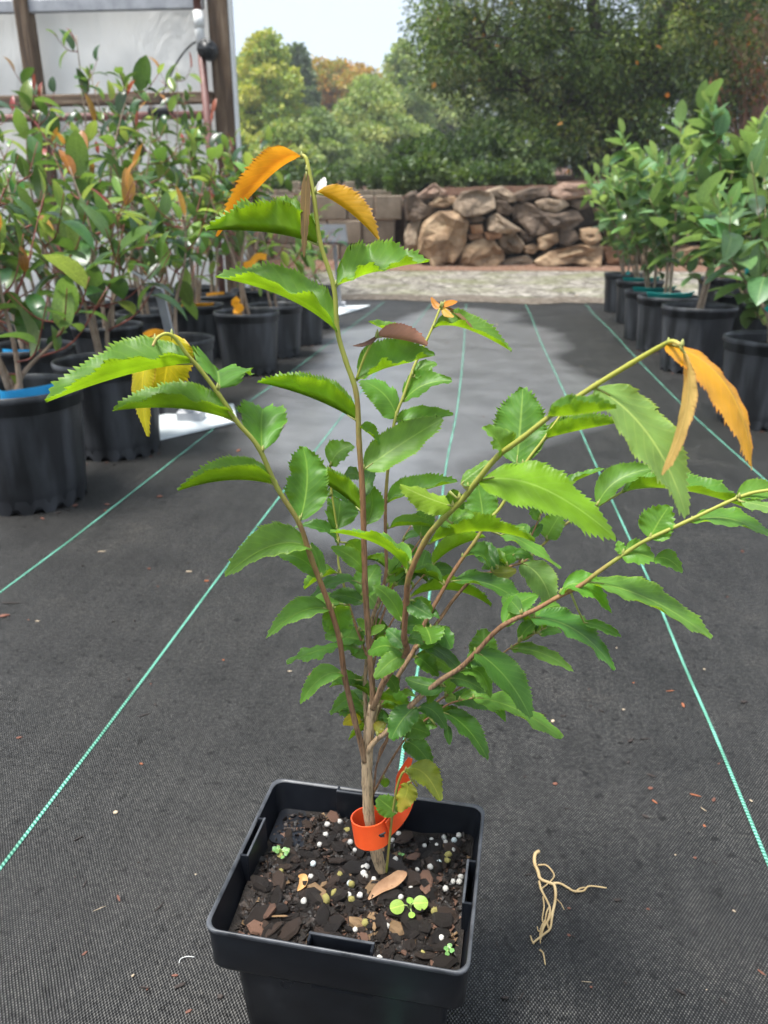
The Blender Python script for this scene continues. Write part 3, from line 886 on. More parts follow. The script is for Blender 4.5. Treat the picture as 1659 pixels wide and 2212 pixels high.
# ------------------------------------------------------------------ white film greenhouse, left
M_POST = pmat('old timber', (.03, .018, .011), (.115, .072, .042), 3, .8, .6, 26, stretch=(14, 14, 1), c3=(.24, .175, .115))
M_PIPE = pmat('reddish brown pipe', (.13, .055, .045), (.22, .10, .085), 8, .55, .2)
M_PVC = pmat('white plastic pipe', (.66, .66, .64), (.80, .80, .78), 8, .45)
M_BLACKP = pmat('black plastic', (.012, .012, .013), (.028, .029, .031), 9, .45, .1)
M_GALV = pmat('galvanised steel', (.26, .27, .29), (.40, .41, .43), 14, .42, .1, metal=.0)
def film_material():
    m, N, L, B = nmat('white greenhouse film')
    tc = N.new('ShaderNodeTexCoord')
    n = N.new('ShaderNodeTexNoise'); n.inputs['Scale'].default_value = 1.6; n.inputs['Detail'].default_value = 5
    L.new(tc.outputs['Object'], n.inputs['Vector'])
    c = ramp(N, L, n.outputs['Fac'], [(.3, (.66, .65, .62)), (.7, (.82, .81, .78))])
    L.new(c, B.inputs['Base Color']); B.inputs['Roughness'].default_value = .38
    mp = N.new('ShaderNodeMapping'); mp.inputs['Scale'].default_value = (1, 1, .35); mp.inputs['Rotation'].default_value = (0, .5, 0)
    L.new(tc.outputs['Object'], mp.inputs['Vector'])
    n2 = N.new('ShaderNodeTexNoise'); n2.inputs['Scale'].default_value = 3.5; n2.inputs['Detail'].default_value = 4; n2.inputs['Distortion'].default_value = 1.2
    L.new(mp.outputs[0], n2.inputs['Vector'])
    b = N.new('ShaderNodeBump'); b.inputs['Strength'].default_value = .8; b.inputs['Distance'].default_value = .06
    L.new(n2.outputs['Fac'], b.inputs['Height']); L.new(b.outputs[0], B.inputs['Normal'])
    tr = N.new('ShaderNodeBsdfTranslucent'); tr.inputs['Color'].default_value = (.88, .89, .88, 1)
    ms = N.new('ShaderNodeMixShader'); ms.inputs[0].default_value = .45
    L.new(B.outputs[0], ms.inputs[1]); L.new(tr.outputs[0], ms.inputs[2]); L.new(ms.outputs[0], N['Material Output'].inputs['Surface'])
    return m
M_FILM = film_material()
gp = G(505, 662)                             # foot of the corner post
gh = thing('greenhouse', 'white film greenhouse with timber posts and rails behind the camellias', 'greenhouse', gp)
def wl_(px, py, off=0.0):                    # a point on the end wall's plane, in greenhouse coordinates
    r = ray(px, py)
    t = (gp + RD * off - CAMV).dot(RD) / r.dot(RD)
    return CAMV + r * t - gp
def wall_xy(px, py):
    p = wl_(px, py); return p.dot(RS), p.z
# film: a sagging sheet
xr = wall_xy(470, 300)[0]
v = []; f = []
nx, nz = 60, 40
for j in range(nz + 1):
    for i in range(nx + 1):
        x = -4.6 + (xr + 4.6) * i / nx; z = 2.9 * j / nz
        s = .05 * mnoise.noise(Vector((x * 1.1, z * 1.4, 4))) + .025 * mnoise.noise(Vector((x * 3.1 + z * 2, z * 2.3 - x, 9)))
        v.append(RS * x + RD * (.11 + s) + Vector((0, 0, z)))
for j in range(nz):
    for i in range(nx):
        k = j * (nx + 1) + i; f.append((k, k + 1, k + nx + 2, k + nx + 1))
obj('film_sheet', mesh('film_sheet', v, f, M_FILM, True), gh)
SDV = (Vector((gp.x, gp.y, 0)).normalized() + Vector((-.06, 0, 0))).normalized()
# side wall film running back and gently sloped roof film so that the house closes
v = []; f = []
for j in range(9):
    for i in range(13):
        v.append(RS * (xr + .0) + RD * .11 + SDV * (i * .5) + Vector((0, 0, 2.9 * j / 8)))
for j in range(8):
    for i in range(12):
        k = j * 13 + i; f.append((k, k + 1, k + 14, k + 13))
obj('side_film', mesh('side_film', v, f, M_FILM, True), gh)
mb = MB()
mb.add([RS * (xr + .06) + RD * .03 + Vector((0, 0, 2.9)), RS * (xr - .02) + RD * .03 + SDV * 6.2 + Vector((0, 0, 2.9)), RS * -2.3 + RD * .03 + SDV * 6.2 + Vector((0, 0, 4.1)), RS * -2.3 + RD * .03 + Vector((0, 0, 4.1)),
        RS * -4.7 + RD * .03 + SDV * 6.2 + Vector((0, 0, 2.9)), RS * -4.7 + RD * .03 + Vector((0, 0, 2.9))], [(0, 1, 2, 3), (3, 2, 4, 5), (0, 3, 5)])
obj('roof_film', mb.me('roof_film', M_FILM), gh)
def timber(name, a, b_, w, d, mat=M_POST, parent=gh, off=0.0):
    a, b_ = Vector(a), Vector(b_)
    ax = (b_ - a); L_ = ax.length; ax.normalize()
    y = RD - ax * RD.dot(ax); y.normalize(); x = y.cross(ax)
    M = Matrix((x, y, ax)).transposed()
    bb = MB(); bb.box((0, 0, 0), (w, d, L_), bev=.008)
    o = obj(name, bb.me(name, mat), parent, (a + b_) / 2)
    o.rotation_euler = M.to_euler()
    return o
x0, _ = wall_xy(491, 250)
timber('post', RS * x0 + Vector((0, 0, -.05)), RS * x0 + Vector((0, 0, 2.95)), .115, .12)
x1, _ = wall_xy(511, 250)
timber('edge_strip', RS * x1 + RD * -.02 + Vector((0, 0, -.02)), RS * x1 + RD * -.02 + Vector((0, 0, 2.95)), .035, .05, M_PVC)
for px in (65, -210):
    x2, _ = wall_xy(px, 150)
    timber('stud', RS * x2 + RD * .03 + Vector((0, 0, -.05)), RS * x2 + RD * .03 + Vector((0, 0, 2.95)), .085, .09)
def rail(py0, w, d, off, mat, name, pa=-330, pb=468):
    _, za = wall_xy(60, py0)
    xa, _ = wall_xy(pa, py0); xb, _ = wall_xy(pb, py0)
    return timber(name, RS * xa + RD * off + Vector((0, 0, za)), RS * xb + RD * off + Vector((0, 0, za)), w, d, mat)
rail(221, .06, .06, -.04, M_POST, 'rail')
_, za = wall_xy(60, 258)
mb = MB(); mb.tube([RS * wall_xy(-330, 258)[0] + RD * -.07 + Vector((0, 0, za)), RS * wall_xy(468, 258)[0] + RD * -.07 + Vector((0, 0, za))], .022, 10)
obj('pipe', mb.me('pipe', M_PIPE, True), gh)
_, zt = wall_xy(300, 12)
timber('shadow_fold_band', RS * -4.6 + RD * .02 + Vector((0, 0, zt + .05)), RS * (xr - .03) + RD * .02 + Vector((0, 0, zt + .01)), .07, .03, M_GALV)  # grey bar added for the shadowed fold along the top of the film
xp, _ = wall_xy(458, 150)
_, z1 = wall_xy(458, 92); _, z2 = wall_xy(458, 32)
mb = MB(); mb.tube([RS * xp + RD * -.1 + Vector((0, 0, .05)), RS * (xp - .02) + RD * -.1 + Vector((0, 0, z1 - .05))], .022, 10)
obj('crank_pipe', mb.me('crank_pipe', M_PIPE, True), gh)
mb = MB(); mb.tube([RS * (xp - .02) + RD * -.1 + Vector((0, 0, z1 - .06)), RS * (xp - .025) + RD * -.1 + Vector((0, 0, z2))], .026, 10)
mb.tube([RS * (xp - .022) + RD * -.1 + Vector((0, 0, z1 + .05)), RS * (xp - .022) + RD * -.1 + Vector((0, 0, z1 + .12))], .028, 10)
obj('plastic_sleeve', mb.me('plastic_sleeve', M_PVC, True), gh)
mb = MB(); mb.tube([RS * (xp - .025) + RD * -.1 + Vector((0, 0, z2)), RS * (xp - .03) + RD * -.1 + Vector((0, 0, 2.9))], .022, 10)
obj('upper_pipe', mb.me('upper_pipe', M_PIPE, True), gh)
# roll-up crank: ribbed round housing
cw = wl_(449, 108, -.14)
mb = MB()
for (r0, a, b_) in ((.052, -.03, .03), (.03, -.05, .05)):
    mb.tube([cw + RD * a, cw + RD * b_], r0, 20)
for k in range(8):
    an = k * math.pi / 4
    dv = RS * math.cos(an) + Vector((0, 0, math.sin(an)))
    mb.tube([cw + RD * -.035 + dv * .02, cw + RD * -.035 + dv * .05], .006, 5)
obj('roll_up_crank', mb.me('roll_up_crank', M_BLACKP, True), gh)
cp = [wl_(440, 90, -.13), wl_(415, 95, -.08), wl_(385, 130, -.04), wl_(365, 170, -.05), wl_(350, 205, -.1), wl_(345, 235, -.1)]
mb = MB(); mb.tube([Vector(q) for q in crs([tuple(p) for p in cp], 6)], .005, 6)
obj('cable', mb.me('cable', M_BLACKP, True), gh)
mb = MB(); c2 = wl_(347, 240, -.11)
mb.tube([c2 - RS * .07, c2 - RS * .03, c2 + RS * .04, c2 + RS * .07], [.02, .035, .035, .015], 12)
obj('valve_box', mb.me('valve_box', M_BLACKP, True), gh)

# ------------------------------------------------------------------ bluish hoop house at the far right
M_FILM2 = pmat('pale blue greenhouse film', (.50, .55, .60), (.66, .70, .74), 2, .4, .5, 6, dist=.05)
hp = PY(1690, 450, 12.5); hp.z = 0
hh = thing('hoop_house', 'pale bluish plastic hoop house glimpsed at the far right edge', 'greenhouse', hp)
prof = [(math.cos(a) * 2.0, 1.3 + math.sin(a) * 1.25) for a in [math.pi * k / 14 for k in range(15)]]
prof = [(2.0, 0)] + prof + [(-2.0, 0)]
v = []; f = []
for k in range(9):
    for (x, z) in prof: v.append((x + 1.25, k * 1.2, z + .6))
n = len(prof)
for k in range(8):
    for i in range(n - 1): f.append((k * n + i, k * n + i + 1, (k + 1) * n + i + 1, (k + 1) * n + i))
f.append(tuple(range(n)))
v += [(x + 1.25, 0.004, -.6) for x in (2.0, -2.0)]
obj('film_cover', mesh('film_cover', v, f, M_FILM2, True), hh)
for k in range(0, 9, 2):
    mb = MB(); mb.tube([(x * 1.015 + 1.25, k * 1.2 - .02, z * 1.0 + .61) for (x, z) in prof], .03, 6)
    obj('hoop', mb.me('hoop', M_PVC, True), hh)
mb = MB()
mb.box((-.77, .2, .0), (.1, .3, 1.3)); mb.box((3.27, .2, .0), (.1, .3, 1.3)); mb.box((1.25, .1, .0), (4.0, .1, 1.24))
obj('base_board', mb.me('base_board', M_POST), hh)

# bare reddish twiggy shrub in front of it
M_TWIG = pmat('reddish brown twig', (.16, .08, .05), (.30, .17, .11), 20, .8)
tw = thing('bare_shrub', 'bare reddish twiggy shrub in front of the hoop house', 'shrub', (PY(1600, 400, 11).x, 11, .95))
rr = random.Random(8); mb = MB(); lp = []
for i in range(26):
    a = rr.uniform(0, 6.28); h_ = rr.uniform(1.0, 2.1)
    e = Vector((math.cos(a) * rr.uniform(.2, .8), math.sin(a) * .5, h_))
    mid = Vector((e.x * .35, e.y * .35, h_ * .5))
    mb.tube([(0, 0, -.05), mid, e], [.02, .012, .004], 4, cap=False)
    for k in range(5):
        s_ = mid.lerp(e, rr.random()); q = s_ + Vector((rr.uniform(-.3, .3), rr.uniform(-.3, .3), rr.uniform(0, .4)))
        mb.tube([s_, q], [.006, .002], 3, cap=False); lp += [q, (s_ + q) / 2]
obj('branches', mb.me('branches', M_TWIG), tw)
P = np.array([tuple(q) for q in lp] * 3); D = rand_dirs(len(P))
o = obj('dry_leaves', quads_mesh('dry_leaves', leaf_quads(P, D, .08 * rng.uniform(.6, 1.3, len(P)), .025 * rng.uniform(.6, 1.3, len(P))), M_FOL, 4,
        tones(len(P), [(.30, .11, .05), (.36, .18, .09), (.20, .17, .05)])), tw)
o['kind'] = 'stuff'
# ------------------------------------------------------------------ nursery pots
def pot_plastic(name, a, b_, dust):
    m, N, L, B = nmat(name)
    tc = N.new('ShaderNodeTexCoord')
    mp = N.new('ShaderNodeMapping'); mp.inputs['Scale'].default_value = (26, 26, 4); L.new(tc.outputs['Object'], mp.inputs['Vector'])
    n = N.new('ShaderNodeTexNoise'); n.inputs['Scale'].default_value = 1; n.inputs['Detail'].default_value = 6; L.new(mp.outputs[0], n.inputs['Vector'])
    n2 = N.new('ShaderNodeTexNoise'); n2.inputs['Scale'].default_value = 14; n2.inputs['Detail'].default_value = 7; L.new(tc.outputs['Object'], n2.inputs['Vector'])
    c = ramp(N, L, n2.outputs['Fac'], [(.3, a), (.7, b_)])
    fct = ramp(N, L, n.outputs['Fac'], [(.44, (0, 0, 0)), (.74, (.75, .75, .75))])
    mx = N.new('ShaderNodeMix'); mx.data_type = 'RGBA'; L.new(fct, mx.inputs['Factor']); L.new(c, mx.inputs['A']); mx.inputs['B'].default_value = (*dust, 1)
    L.new(mx.outputs['Result'], B.inputs['Base Color'])
    r = N.new('ShaderNodeMapRange'); r.inputs['To Min'].default_value = .3; r.inputs['To Max'].default_value = .55; L.new(n2.outputs['Fac'], r.inputs['Value'])
    L.new(r.outputs[0], B.inputs['Roughness'])
    b = N.new('ShaderNodeBump'); b.inputs['Strength'].default_value = .15; b.inputs['Distance'].default_value = .002
    L.new(n.outputs['Fac'], b.inputs['Height']); L.new(b.outputs[0], B.inputs['Normal'])
    return m
M_POT = pot_plastic('black nursery pot plastic', (.006, .007, .008), (.014, .015, .018), (.085, .09, .10))
M_SOILBG = pmat('dark potting soil', (.012, .009, .007), (.05, .036, .026), 60, .95, 1, 120)

def make_pot(rt, h, seed):
    rr = random.Random(seed)
    rb = rt * .86
    mb = MB()
    flut = lambda w, z: 1 + (.006 * math.cos(20 * w) if z < h * .8 else 0)
    mb.lathe([(rb * .93, .004), (rb, .012)] + [(rb + (rt * .97 - rb) * k / 6, .012 + (h * .86 - .012) * k / 6) for k in range(1, 7)], 80, wob=flut)
    # notched foot
    n = 80
    v = []; f = []
    for k in range(n):
        w = 2 * math.pi * k / n
        up = .012 if (k % 5) in (0, 1) else 0.0
        v += [(rb * 1.004 * math.cos(w), rb * 1.004 * math.sin(w), up), (rb * 1.012 * math.cos(w), rb * 1.012 * math.sin(w), .026)]
    for k in range(n):
        j = (k + 1) % n; f.append((2 * k, 2 * j, 2 * j + 1, 2 * k + 1))
    mb.add(v, f)
    body = mb.me('pot_wall', M_POT, True)
    mr = MB()
    prof = [(rt * .972, h * .845), (rt * 1.0, h * .85), (rt * 1.0, h * .93), (rt * 1.025, h * .935), (rt * 1.035, h * .95), (rt * 1.03, h * .995), (rt * 1.012, h), (rt * .985, h * .995), (rt * .975, h * .95), (rt * .955, h * .72)]
    mr.lathe(prof, 64)
    rim = mr.me('rim', M_POT, True)
    ms = MB()
    v = [(0, 0, h * .87)]; f = []
    for q in range(1, 6):
        for k in range(28):
            w = 2 * math.pi * k / 28
            v.append((rt * .965 * q / 5 * math.cos(w), rt * .965 * q / 5 * math.sin(w), h * .86 + rr.uniform(-.005, .006)))
    for k in range(28): f.append((0, 1 + k, 1 + (k + 1) % 28))
    for q in range(4):
        for k in range(28):
            a = 1 + q * 28; f.append((a + k, a + 28 + k, a + 28 + (k + 1) % 28, a + (k + 1) % 28))
    ms.add(v, f)
    return body, rim, ms.me('soil', M_SOILBG, True)
POTA = make_pot(.108, .205, 1)
POTB = make_pot(.122, .225, 2)

def place_pot(ms, label, p, s, rz, group):
    t = thing('nursery_pot', label, 'plant pot', p, rz, group)
    t.scale = (s, s, s)
    for nm, me in zip(('pot_wall', 'rim', 'soil'), ms): obj(nm, me, t)
    return t

# ------------------------------------------------------------------ background shrubs, leaf by leaf
def leaf_mesh(name, mat, L=1.0, W=.2, fold=.35, bend=.25, twist=0.0, nu=6, tipw=1.0):
    v = []; uv = []; f = []
    for i in range(nu + 1):
        u = i / nu
        w = W * (max(u, .0001) ** .6) * (max(1 - u, 0) ** (.75 * tipw)) * 2.15
        w = max(w, .004)
        z0 = bend * L * (u * .9 - u * u * 1.25)
        for s in (-1, 0, 1):
            tw = twist * u
            y, z = s * w * math.cos(fold), abs(s) * w * math.sin(fold)
            y, z = y * math.cos(tw) - z * math.sin(tw), y * math.sin(tw) + z * math.cos(tw)
            v.append((u * L, y, z0 + z)); uv.append((u, .5 + s * .5))
    for i in range(nu):
        for k in range(2):
            f.append((i * 3 + k, (i + 1) * 3 + k, (i + 1) * 3 + k + 1, i * 3 + k + 1))
    me = mesh(name, v, f, mat, True)
    ul = me.uv_layers.new(name='UVMap')
    li = np.zeros(len(me.loops), dtype=np.int32); me.loops.foreach_get('vertex_index', li)
    ul.data.foreach_set('uv', np.array(uv, dtype=np.float32)[li].reshape(-1))
    return me
LM_DK = leafmat('dark glossy camellia leaf', (.022, .060, .020), (.075, .13, .045), (.16, .30, .04), .22, .30, .4, False, huev=.03)
LM_MD = leafmat('fresh camellia leaf', (.058, .135, .032), (.12, .20, .06), (.26, .42, .06), .32, .30, .35, False, huev=.03)
LM_LT = leafmat('light young leaf', (.16, .28, .055), (.20, .29, .08), (.40, .52, .08), .38, .3, .25, False, huev=.03)
LM_OR = leafmat('bronze new leaf', (.36, .17, .03), (.40, .22, .05), (.62, .30, .04), .35, .35, .25, False)
LM_RD = leafmat('red new leaf', (.26, .055, .04), (.32, .09, .06), (.45, .10, .05), .3, .35, .25, False)
LM_RG = leafmat('pale evergreen leaf', (.105, .215, .075), (.15, .25, .10), (.28, .44, .09), .28, .40, .3, False, huev=.02)
LM_RL = leafmat('light evergreen shoot leaf', (.15, .28, .07), (.22, .33, .12), (.40, .55, .12), .36, .42, .25, False, huev=.02)
def variants(mat, W, n=5, seed=0):
    rr = random.Random(seed)
    st = mat in (LM_RG, LM_RL)
    return [leaf_mesh('leaf', mat, 1, W * rr.uniform(.85, 1.15), rr.uniform(.15, .4) if st else rr.uniform(.15, .45), rr.uniform(.0, .22) if st else rr.uniform(.05, .5), rr.uniform(-.3, .3)) for _ in range(n)]
LV = {k: variants(m, w, 4, i) for i, (k, (m, w)) in enumerate(dict(dk=(LM_DK, .29), md=(LM_MD, .28), lt=(LM_LT, .25), orr=(LM_OR, .21), rd=(LM_RD, .17), rg=(LM_RG, .33), rl=(LM_RL, .31)).items())}
M_STEMTAN = pmat('tan smooth bark', (.22, .15, .10), (.38, .29, .21), 40, .75, .4, 90)
M_STEMRED = pmat('reddish young twig', (.16, .035, .025), (.26, .07, .045), 30, .55)
M_STEMGRN = pmat('tan green twig', (.20, .15, .07), (.32, .26, .13), 30, .6)

def shrub(name, label, base, htop, spread, nst, ntw, nleaf, llen, mix, young, seed, group, twmat, lean=(0, 0), bare=.3, upright=.5, up=.45, stems=None, whorl=False):
    """htop: height of the tips above the base; mix: list of (kind, weight); young: kinds used at the tips"""
    rr = random.Random(seed)
    cam_ = name == 'camellia'
    nleaf = min(290, int(nleaf * ((.68 if seed in (14, 15, 17, 18, 19, 20, 12, 13) else .86) if cam_ else 2.1))); llen *= 1.34 if cam_ else 1.5
    spread *= 1.0 if cam_ else 1.2
    t = thing(name, label, 'shrub', base, 0, group)
    anchors = []
    for s_ in range(nst):
        a = 6.283 * (s_ + rr.uniform(-.2, .2)) / nst + seed
        hh_ = htop * (rr.uniform(.6, 1.28) if cam_ else rr.uniform(.68, .92))
        ex = spread * rr.uniform(.25, .75)
        e = Vector((math.cos(a) * ex + lean[0], math.sin(a) * ex + lean[1], hh_))
        if stems and s_ < len(stems): e = Vector(stems[s_])
        st = Vector((math.cos(a) * .012, math.sin(a) * .012, -.01))
        P = [st, Vector((e.x * .18 + rr.uniform(-.02, .02), e.y * .18 + rr.uniform(-.02, .02), e.z * .33)), Vector((e.x * .55 + rr.uniform(-.03, .03), e.y * .55 + rr.uniform(-.03, .03), e.z * .68)), e]
        P = [Vector(q) for q in crs([tuple(q) for q in P], 6)]
        n = len(P); r0 = .0052 + .003 * htop
        mb = MB()
        mb.tube(P, [r0 * (1 - .8 * k / (n - 1)) for k in range(n)], 7, 0)
        anchors.append((P[int(n * (.6 if cam_ else .45)):], True))
        for k in range(ntw):
            i0 = int(n * (bare + (1 - bare) * (k + rr.random()) / ntw)); i0 = min(n - 2, i0)
            p = P[i0]; a2 = rr.uniform(0, 6.283); ln = (1.15 - i0 / n) * spread * rr.uniform(.6, 1.2) + .05
            dirv = Vector((math.cos(a2), math.sin(a2), upright + rr.uniform(-.3, .6))).normalized()
            q1 = p + dirv * ln * .5 + Vector((0, 0, -.01)); q2 = p + dirv * ln + Vector((0, 0, ln * .25))
            tw_ = [Vector(q) for q in crs([tuple(p), tuple(q1), tuple(q2)], 4)]
            mb.tube(tw_, [.0022 * (1 - .6 * j / (len(tw_) - 1)) for j in range(len(tw_))], 5, 1)
            anchors.append((tw_[1:], q2.z > htop * .72))
        obj('stem', mb.me('stem', [M_STEMTAN, twmat], True), t)
    kinds = [k for k, w in mix for _ in range(w)]
    tot = sum(len(a[0]) for a in anchors)
    for (pl, top) in anchors:
        m_ = max(2, round(nleaf * len(pl) / tot))
        for j in range(m_):
            u = (j + rr.random() * .6) / m_
            x = u * (len(pl) - 1); i0 = min(int(x), len(pl) - 2)
            p = pl[i0].lerp(pl[i0 + 1], x - i0); tg = (pl[i0 + 1] - pl[i0]).normalized()
            a2 = j * 2.4 + rr.uniform(-.4, .4)
            sd = tg.cross(Vector((math.cos(a2), math.sin(a2), .3))).normalized()
            tipf = u > .72 and top
            d = (sd * (1.0 if not tipf else .55) + tg * (.35 + (.7 if tipf else 0)) + Vector((0, 0, up * rr.uniform(-.6, 1)))).normalized()
            kd = rr.choice(young) if (tipf and rr.random() < (.5 if cam_ else .85) and young) else rr.choice(kinds)
            ln = llen * rr.uniform(.45, 1.25) * (.8 if tipf else 1)
            z = Vector((rr.uniform(-.4, .4), rr.uniform(-.4, .4), 1)); z = (z - d * z.dot(d)).normalized(); y = z.cross(d)
            M = Matrix((d, y, z)).transposed()
            o = obj('leaf', rr.choice(LV[kd]), t, p, M.to_euler(), ln)
    return t

CAM_MIX = [('dk', 6), ('md', 4), ('lt', 3)]
GRPP, GRPC = 'black nursery pots left of the aisle', 'camellias in pots left of the aisle'
def back(px, py, r):                      # centre of a pot whose nearest foot point is seen at px, py
    p = G(px, py); d = Vector((p.x, p.y, 0)).normalized(); return p + d * r
left = [  # px, py of front foot, scale, pot label, plant label, height above soil, spread, stems, twigs, leaves, leaf length, young kinds, seed
 (78, 1112, 1.12, 'nearest black pot at the left edge with a bright blue band inside', 'nearest camellia at the left edge with two pale trunks', .36, .20, 4, 6, 76, .080, ['lt', 'orr', 'md'], 1),
 (258, 997, 1.08, 'dusty grey-black pot just right of the blue-banded pot', 'camellia in the dusty pot second from the left edge', .36, .20, 3, 6, 90, .070, ['lt', 'md', 'orr'], 2),
 (392, 900, 1.02, 'black pot standing behind the white sign base', 'camellia above the pot behind the white sign base', .42, .20, 3, 6, 100, .064, ['orr', 'rd', 'md'], 3),
 (432, 778, 1.02, 'black pot with an orange band lying on its soil', 'camellia in the orange-banded pot', .55, .22, 3, 7, 130, .062, ['orr', 'rd', 'lt'], 5),
 (541, 813, 1.06, 'black pot with single straight trunk and folded yellow tag', 'single-trunk camellia with a folded yellow tag', .50, .26, 2, 9, 120, .060, ['md', 'rd'], 6),
 (600, 776, 1.0, 'black pot touching the back of the yellow-tag pot', 'low light-leaved camellia behind the yellow-tag pot', .34, .20, 2, 6, 60, .055, ['md', 'lt'], 7),
 (652, 748, 1.0, 'second pot from the far end of the left front row', 'camellia second from the far end of the left front row', .40, .18, 2, 5, 46, .055, ['md'], 8),
 (684, 712, 1.0, 'last black pot at the far end of the left front row', 'last camellia of the left front row, beside the dark sign', .35, .17, 2, 5, 44, .05, ['md'], 9),
 (92, 935, 1.05, 'black pot behind the blue-banded pot at the left edge', 'camellia behind the blue-banded pot', .50, .22, 3, 7, 120, .068, ['orr', 'lt', 'md'], 10),
 (250, 850, 1.02, 'black pot in the second row behind the dusty pot', 'tall camellia behind the dusty pot with bronze tips', .58, .21, 3, 7, 130, .064, ['orr', 'rd', 'orr'], 11),
 (330, 800, 1.0, 'black pot in the second row left of the orange-banded pot', 'camellia with red twigs left of the orange-banded pot', .60, .22, 3, 7, 130, .062, ['rd', 'orr', 'md'], 12),
 (468, 740, 1.0, 'black pot right behind the orange-banded pot', 'dense camellia right behind the orange-banded pot', .62, .22, 3, 7, 130, .060, ['rd', 'md'], 13),
 (120, 810, 1.0, 'black pot in the third row near the left edge', 'camellia of the third row near the left edge with bronze shoots', .72, .22, 3, 7, 130, .062, ['orr', 'orr', 'rd'], 14),
 (370, 735, 1.0, 'black pot in the third row behind the red-twigged camellia', 'tall camellia in front of the greenhouse rail with orange tips', .78, .23, 3, 7, 130, .060, ['orr', 'rd', 'orr'], 15),
 (20, 860, 1.0, 'black pot half cut by the left edge in the second row', 'camellia half cut by the left edge with orange tip leaves', .66, .22, 3, 7, 120, .066, ['orr', 'lt'], 16),
 (225, 770, 1.0, 'black pot in the third row before the greenhouse stud', 'slender camellia whose top leaf reaches high before the white film', .98, .20, 3, 6, 120, .058, ['rd', 'md'], 17),
 (430, 712, 1.0, 'rearmost black pot near the greenhouse corner post', 'rearmost camellia beside the greenhouse corner post', .85, .22, 3, 7, 130, .058, ['rd', 'md', 'rd'], 18),
 (555, 722, 1.0, 'black pot behind the single-trunk camellia', 'green camellia right of the greenhouse corner post', .62, .24, 3, 7, 120, .055, ['md', 'rd'], 19),
 (300, 712, 1.0, 'black pot in the last row before the white film', 'bushy camellia of the last row before the white film', .82, .24, 3, 7, 120, .058, ['rd', 'orr', 'md'], 20)]
POTS = {}
rr0 = random.Random(77)
for (px, py, s, pl, cl, h_, sp, ns, nt_, nl, ll, yg, sd) in left:
    p = back(px, py, .093 * s)
    POTS[sd] = place_pot(POTA, pl, p, s, rr0.uniform(0, 6), GRPP)
    stems = None; bare = .3
    if sd == 1: stems = [(-.13, .03, .36), (-.05, .06, .40), (.12, .02, .17), (.02, -.02, .30)]
    if sd == 6: bare = .55; stems = [(.02, .02, .50), (-.12, .0, .46)]
    if sd == 17: stems = [(.05, .0, .98), (-.1, .0, .7), (.12, .05, .6)]
    shrub('camellia', cl, p + Vector((0, 0, .86 * .205 * s - .004)), h_, sp, ns, nt_, nl, ll, CAM_MIX if sd not in (7,) else [('md', 3), ('lt', 3), ('dk', 1)], yg, sd, GRPC, M_STEMRED, bare=bare, stems=stems)

GRPQ, GRPR = 'black nursery pots right of the aisle', 'evergreens in pots right of the aisle'
right = [
 (1342, 676, .98, 'farthest black pot of the right front row, at the cloth edge', 'farthest evergreen of the right front row, before the stones', .62, .26, 4, 7, 115, .055, 31),
 (1372, 702, .98, 'second farthest black pot of the right front row, teal band on soil', 'second farthest evergreen of the right front row', .55, .26, 4, 7, 115, .056, 32),
 (1396, 739, .98, 'third farthest black pot of the right front row', 'third farthest evergreen of the right front row', .62, .25, 4, 7, 118, .058, 33),
 (1428, 764, 1.0, 'black pot with teal band fourth from the far end', 'evergreen fourth from the far end of the right row, with upright top', .72, .21, 3, 7, 120, .060, 34),
 (1490, 810, 1.04, 'full round black pot with one straight pale trunk, right side', 'tall evergreen with one straight pale trunk and high leafy top', .74, .24, 2, 9, 125, .066, 35),
 (1640, 932, 1.04, 'nearest black pot at the right edge with torn rim', 'nearest evergreen at the right edge with large pale leaves', .52, .27, 3, 7, 96, .064, 36),
 (1590, 750, .98, 'black pot in the second right row behind the round pot', 'evergreen behind the straight-trunk one in the second right row', .70, .24, 3, 7, 115, .062, 37),
 (1655, 790, .98, 'black pot in the second right row cut by the right edge', 'evergreen of the second right row cut by the right edge', .74, .24, 3, 7, 115, .064, 38),
 (1545, 690, .98, 'black pot in the second right row, partly hidden by stems', 'evergreen of the second right row with tall light shoots', .84, .22, 3, 7, 115, .060, 39),
 (1640, 690, .98, 'farthest black pot of the second right row', 'farthest evergreen of the second right row at the edge', .88, .24, 3, 7, 110, .060, 40)]
for (px, py, s, pl, cl, h_, sp, ns, nt_, nl, ll, sd) in right:
    p = back(px, py, .105 * s)
    POTS[sd] = place_pot(POTB, pl, p, s, rr0.uniform(0, 6), GRPQ)
    stems = None; bare = .18
    if sd == 35: stems = [(-.01, .02, .60), (.10, 0, .46)]; bare = .15
    if sd == 36: stems = [(-.02, .0, .40), (.12, .05, .44), (-.20, -.03, .28)]; bare = .15
    shrub('potted_evergreen', cl, p + Vector((0, 0, .86 * .225 * s - .004)), h_, sp, ns, nt_, nl, ll, [('rg', 5), ('rl', 1), ('dk', 1)], ['rl', 'rl', 'rg'], sd, GRPR, M_STEMGRN, bare=bare, upright=1.0, up=.9, stems=stems, lean=(-.11, 0) if sd in (31, 32, 33) else (-.05, 0) if sd == 34 else (0, 0))

